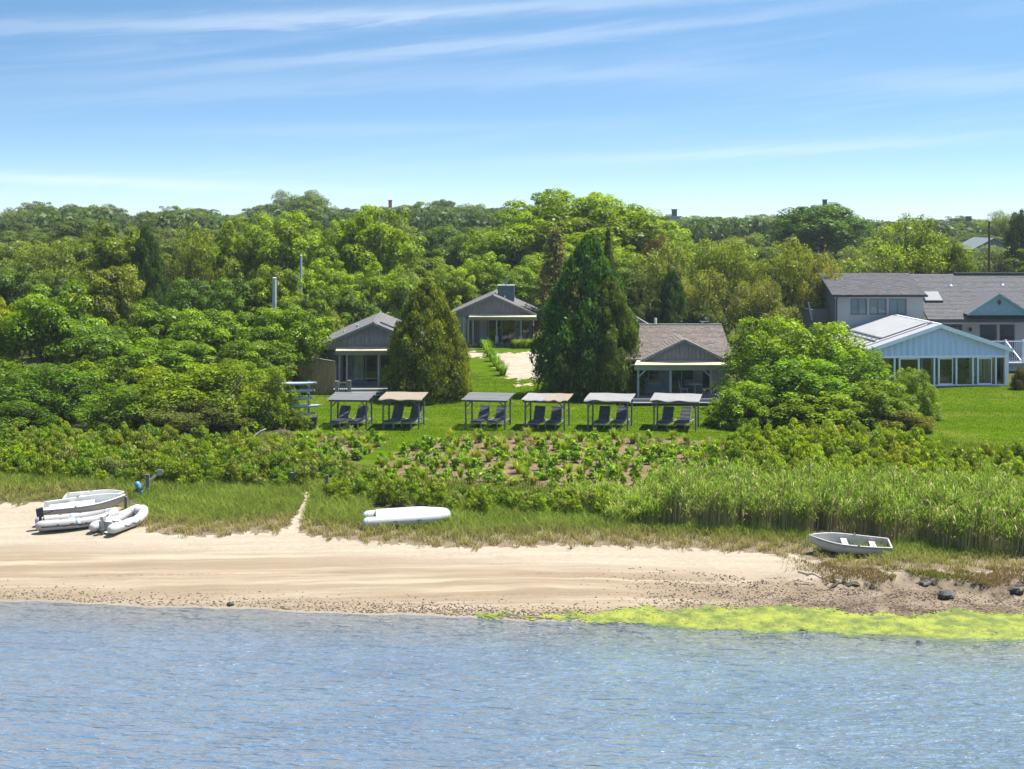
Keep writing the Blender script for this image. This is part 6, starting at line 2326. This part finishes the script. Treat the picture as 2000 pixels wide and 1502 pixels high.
# ------------------------------------------------------------------ grasses and reeds
def blades(name, pos, h, w, lean, cb, ct, label, cat, segs=1):
    """bent blades: cb / ct colours at foot and tip (n x 3)"""
    n = len(pos)
    a = rng.uniform(0, 6.283, n)
    d = np.stack([np.cos(a), np.sin(a), np.zeros(n)], -1)
    b = rng.uniform(0, 6.283, n)
    s = np.stack([np.cos(b), np.sin(b), np.zeros(n)], -1) * (w / 2)[:, None]
    le = (lean * h)[:, None]
    mid = pos + d * le * .35 + np.stack([np.zeros(n), np.zeros(n), h * .55], -1)
    tip = pos + d * le + np.stack([np.zeros(n), np.zeros(n), h * (1 - .25 * lean)], -1)
    V = np.stack([pos - s, pos + s, mid + s * .8, mid - s * .8, tip + s * .12, tip - s * .12], 1).reshape(-1, 3)
    k = np.arange(n)[:, None] * 6
    Fq = np.concatenate([k + np.array([[0, 1, 2, 3]]), k + np.array([[3, 2, 4, 5]])])
    cm = cb * .35 + ct * .65
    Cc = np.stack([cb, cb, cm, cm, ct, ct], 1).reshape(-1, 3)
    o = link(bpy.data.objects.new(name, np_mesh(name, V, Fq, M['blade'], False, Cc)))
    return tag(o, label, cat, kind='stuff')


def scatter(n, cond, x0=-22, x1=22, y0=52, y1=72):
    out = []
    tot = 0
    while tot < n:
        X = rng.uniform(x0, x1, n); Y = rng.uniform(y0, y1, n)
        Z = height(X, Y)
        px, py = to_px(X, Y, Z)
        ok = cond(px, py, X, Y) & (px > -380) & (px < 2420)
        out.append(np.stack([X[ok], Y[ok], Z[ok]], -1)); tot += ok.sum()
        if not ok.sum(): break
    return np.concatenate(out)[:n]


def tint(n, a, b, f=None):
    f = rng.random(n) if f is None else f
    return np.array(a)[None] * (1 - f)[:, None] + np.array(b)[None] * f[:, None]


UPX = [-60, 0, 250, 600, 650, 900, 1150, 1250, 1600, 2060]
UPY = [915, 915, 930, 950, 945, 975, 985, 1000, 1045, 1070]


def beach_grass():
    def cond(px, py, X, Y):
        e = grass_edge(px) + 5 * np.sin(X * 3.1) + 4 * np.sin(X * 8.3 + 1)
        up = np.interp(px, UPX, UPY)
        clear = ~poly_in(px, py, PATH)
        thin = (rng.random(len(px)) < np.where(e - py < 22, .45 + .4 * np.sin(X * 5 + 2 * np.sin(Y * 4)), 1))
        boats = ((px > 40) & (px < 262) & (py > 978))
        row = (px > 1585) & (px < 1745) & (py > 1040) & (py < 1066)
        inf = (px > 728) & (px < 878) & (py > 985) & (py < 1012)
        return (py < e) & (py > up) & clear & thin & ~boats & ~row & ~inf
    P = scatter(78000, cond, -32, 32, 52, 68)
    px, py = to_px(P[:, 0], P[:, 1], P[:, 2])
    e = grass_edge(px) - py
    dry = np.clip(1 - e / 34, 0, 1) ** .8
    dry = np.clip(dry + rng.normal(0, .18, len(P)), 0, 1)
    patch = .5 + .5 * np.sin(P[:, 0] * 1.3 + 2 * np.sin(P[:, 1] * .9)) * np.sin(P[:, 1] * 1.7 + P[:, 0] * .4)
    g = tint(len(P), (.10, .19, .012), (.18, .255, .04), np.clip(patch + rng.normal(0, .2, len(P)), 0, 1))
    tan = tint(len(P), (.25, .185, .085), (.36, .28, .14))
    ct = g * (1 - dry)[:, None] + tan * dry[:, None]
    cb = tint(len(P), (.12, .12, .035), (.19, .16, .07))
    h = rng.uniform(.22, .55, len(P)) * (.8 + .4 * patch) * (1 - .3 * dry)
    h = np.where(px > 1560, h * .8, h)
    inflat = (px > 690) & (px < 890) & (py >= 1010)
    h = np.where(inflat, h * .95, h)
    blades('beach_grass', P, h, rng.uniform(.014, .03, len(P)), rng.uniform(.3, 1.05, len(P)), cb, ct, 'bent green and straw coloured beach grass along the sand', 'grass')


beach_grass()


def bank_turf():
    def cond(px, py, X, Y):
        t = shore(X, Y) - bank_edge(X)
        return (t > .08) & (t < 2.2) & (rng.random(len(X)) < sstep(10.2, 12.8, X)) & (py > grass_edge(px) - 4) & (np.sin(X * 2.1) + np.sin(X * 3.7 + Y * 2) + np.sin(Y * 3.1) > -1.2)
    P = scatter(18000, cond, 10, 27, 49, 58)
    n = len(P)
    green = np.clip(.35 + .9 * np.sin(P[:, 0] * 1.05 - 2.2) + rng.normal(0, .15, n), 0, 1)
    ct = tint(n, (.20, .14, .06), (.12, .15, .012), green)
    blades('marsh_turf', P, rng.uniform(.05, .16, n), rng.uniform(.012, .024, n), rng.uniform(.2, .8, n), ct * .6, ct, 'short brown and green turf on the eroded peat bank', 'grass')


bank_turf()

REED = [(1090, 985), (1165, 1000), (1200, 1030), (1400, 1040), (1600, 1046), (1760, 1066), (1900, 1084), (2420, 1100), (2420, 990), (1800, 992), (1560, 980), (1400, 978), (1280, 975), (1210, 972), (1110, 968)]


def reeds():
    def cond(px, py, X, Y):
        dens = np.clip(.5 + .75 * np.sin(X * 2.9 + 2 * np.sin(Y * 1.3)) * np.sin(Y * 2.1 + X), .12, 1)
        row = (px > 1575) & (px < 1715) & (py > 1048)
        return poly_in(px + 6 * np.sin(Y * 5), py, REED) & (rng.random(len(px)) < dens) & ~row
    P = scatter(11500, cond, 2, 36, 54, 74)
    n = len(P)
    px, py = to_px(P[:, 0], P[:, 1], P[:, 2])
    edge = np.clip((px - 1170) / 150, .35, 1)
    cl = .5 + .28 * np.sin(P[:, 0] * 2.9 + 2 * np.sin(P[:, 1] * 1.3)) + .22 * np.sin(P[:, 0] * 6.1 - P[:, 1] * 3.7)
    H = rng.uniform(1.2, 1.75, n) * edge * (.78 + .5 * np.clip(cl, 0, 1))
    az = rng.uniform(-.6, 1.0, n)
    lean = rng.uniform(.02, .16, n)
    d = np.stack([np.cos(az), np.sin(az) * .5, np.zeros(n)], -1)
    up = np.array([0, 0, 1.])
    dead = rng.random(n) < .22
    Vs, Fs, Cs = [], [], []
    k0 = 0
    side = np.stack([np.ones(n), rng.uniform(-.5, .5, n), np.zeros(n)], -1)
    tip = P + d * (lean * H)[:, None] + up * H[:, None]
    w = rng.uniform(.009, .016, n)[:, None]
    stem_b = tint(n, (.20, .155, .09), (.34, .28, .18)); stem_t = np.where(dead[:, None], tint(n, (.33, .27, .17), (.42, .35, .24)), tint(n, (.12, .16, .03), (.17, .20, .05)))
    V = np.stack([P - side * w, P + side * w, tip + side * w * .5, tip - side * w * .5], 1)
    Vs.append(V.reshape(-1, 3)); Fs.append(quads(n)); Cs.append(np.stack([stem_b, stem_b, stem_t, stem_t], 1).reshape(-1, 3)); k0 = 4 * n
    for q in range(7):
        u = rng.uniform(.35, .98, n)
        base = P + d * (lean * H * u)[:, None] + up * (H * u)[:, None]
        a = rng.uniform(0, 6.283, n)
        ld = np.stack([np.cos(a), np.sin(a), np.zeros(n)], -1)
        Ln = rng.uniform(.22, .46, n)[:, None]
        s = np.cross(ld, up) * rng.uniform(.011, .02, n)[:, None]
        md = base + ld * Ln * .5 + up * Ln * rng.uniform(.3, .75, n)[:, None]
        tp = base + ld * Ln + up * Ln * rng.uniform(-.1, .9, n)[:, None]
        V = np.stack([base, md + s, tp, md - s], 1)
        keep = ~dead | (rng.random(n) < .25)
        c = tint(n, (.085, .155, .010), (.165, .225, .038))
        c = np.where(dead[:, None], tint(n, (.32, .26, .16), (.40, .34, .22)), c)
        low = (u < .5)[:, None] & (rng.random(n) < .6)[:, None]
        c = np.where(low, c * .5 + np.array([.16, .13, .06]), c)
        V, c = V[keep], c[keep]
        m_ = len(V)
        Vs.append(V.reshape(-1, 3)); Fs.append(quads(m_) + k0); Cs.append(np.repeat(c, 4, 0)); k0 += 4 * m_
    o = link(bpy.data.objects.new('reeds', np_mesh('reeds', np.concatenate(Vs), np.concatenate(Fs), M['blade'], False, np.concatenate(Cs))))
    tag(o, 'tall green reed bed with pale dead stems on the right', 'reeds', kind='stuff')


reeds()


def lawn_grass():
    def cond(px, py, X, Y):
        r = np.zeros(len(px), bool)
        for p in LAWN: r |= poly_in(px, py, p)
        for p in DRIVE + BEDS: r &= ~poly_in(px, py, p)
        return r
    P = scatter(86000, cond, -16, 56, 74, 104)
    n = len(P)
    f = np.clip(.5 + .35 * np.sin(P[:, 0] * .9 + 2 * np.sin(P[:, 1] * .7)) + rng.normal(0, .25, n), 0, 1)
    ct = tint(n, (.042, .082, .001), (.072, .105, .003), f)
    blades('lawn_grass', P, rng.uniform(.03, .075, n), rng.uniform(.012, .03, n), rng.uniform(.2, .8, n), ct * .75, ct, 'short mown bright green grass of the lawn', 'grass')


lawn_grass()


def understory():
    """weeds and low growth that fill the gaps between the shrubs"""
    def cond(px, py, X, Y):
        a = poly_in(px, py, [(-380, 850), (560, 850), (640, 900), (760, 930), (1180, 955), (1210, 1000), (1100, 1000), (620, 962), (-380, 940)])
        b = poly_in(px, py, [(1400, 860), (1800, 858), (2060, 885), (2420, 900), (2420, 1000), (1300, 980), (1300, 940)])
        return a | b
    P = scatter(34000, cond, -40, 42, 58, 82)
    n = len(P)
    ct = tint(n, (.13, .19, .012), (.21, .25, .04))
    blades('undergrowth', P, rng.uniform(.15, .45, n), rng.uniform(.02, .05, n), rng.uniform(.1, .7, n), ct * .5, ct, 'rough green undergrowth between the shrubs', 'undergrowth')


understory()


def build_haze():
    m = MB().bx(-720, 720, -170, 1020, -8, 27)
    t = NT('thin summer haze')
    v = t.n('ShaderNodeVolumePrincipled')
    v.inputs['Color'].default_value = (.80, .90, 1.0, 1)
    v.inputs['Density'].default_value = HAZE
    v.inputs['Anisotropy'].default_value = .2
    t.L.new(v.outputs[0], t.out.inputs['Volume'])
    o = m.obj('haze', t.m)
    tag(o, 'thin pale summer haze over the whole bay', 'haze', kind='stuff')


HAZE = .00018
build_haze()
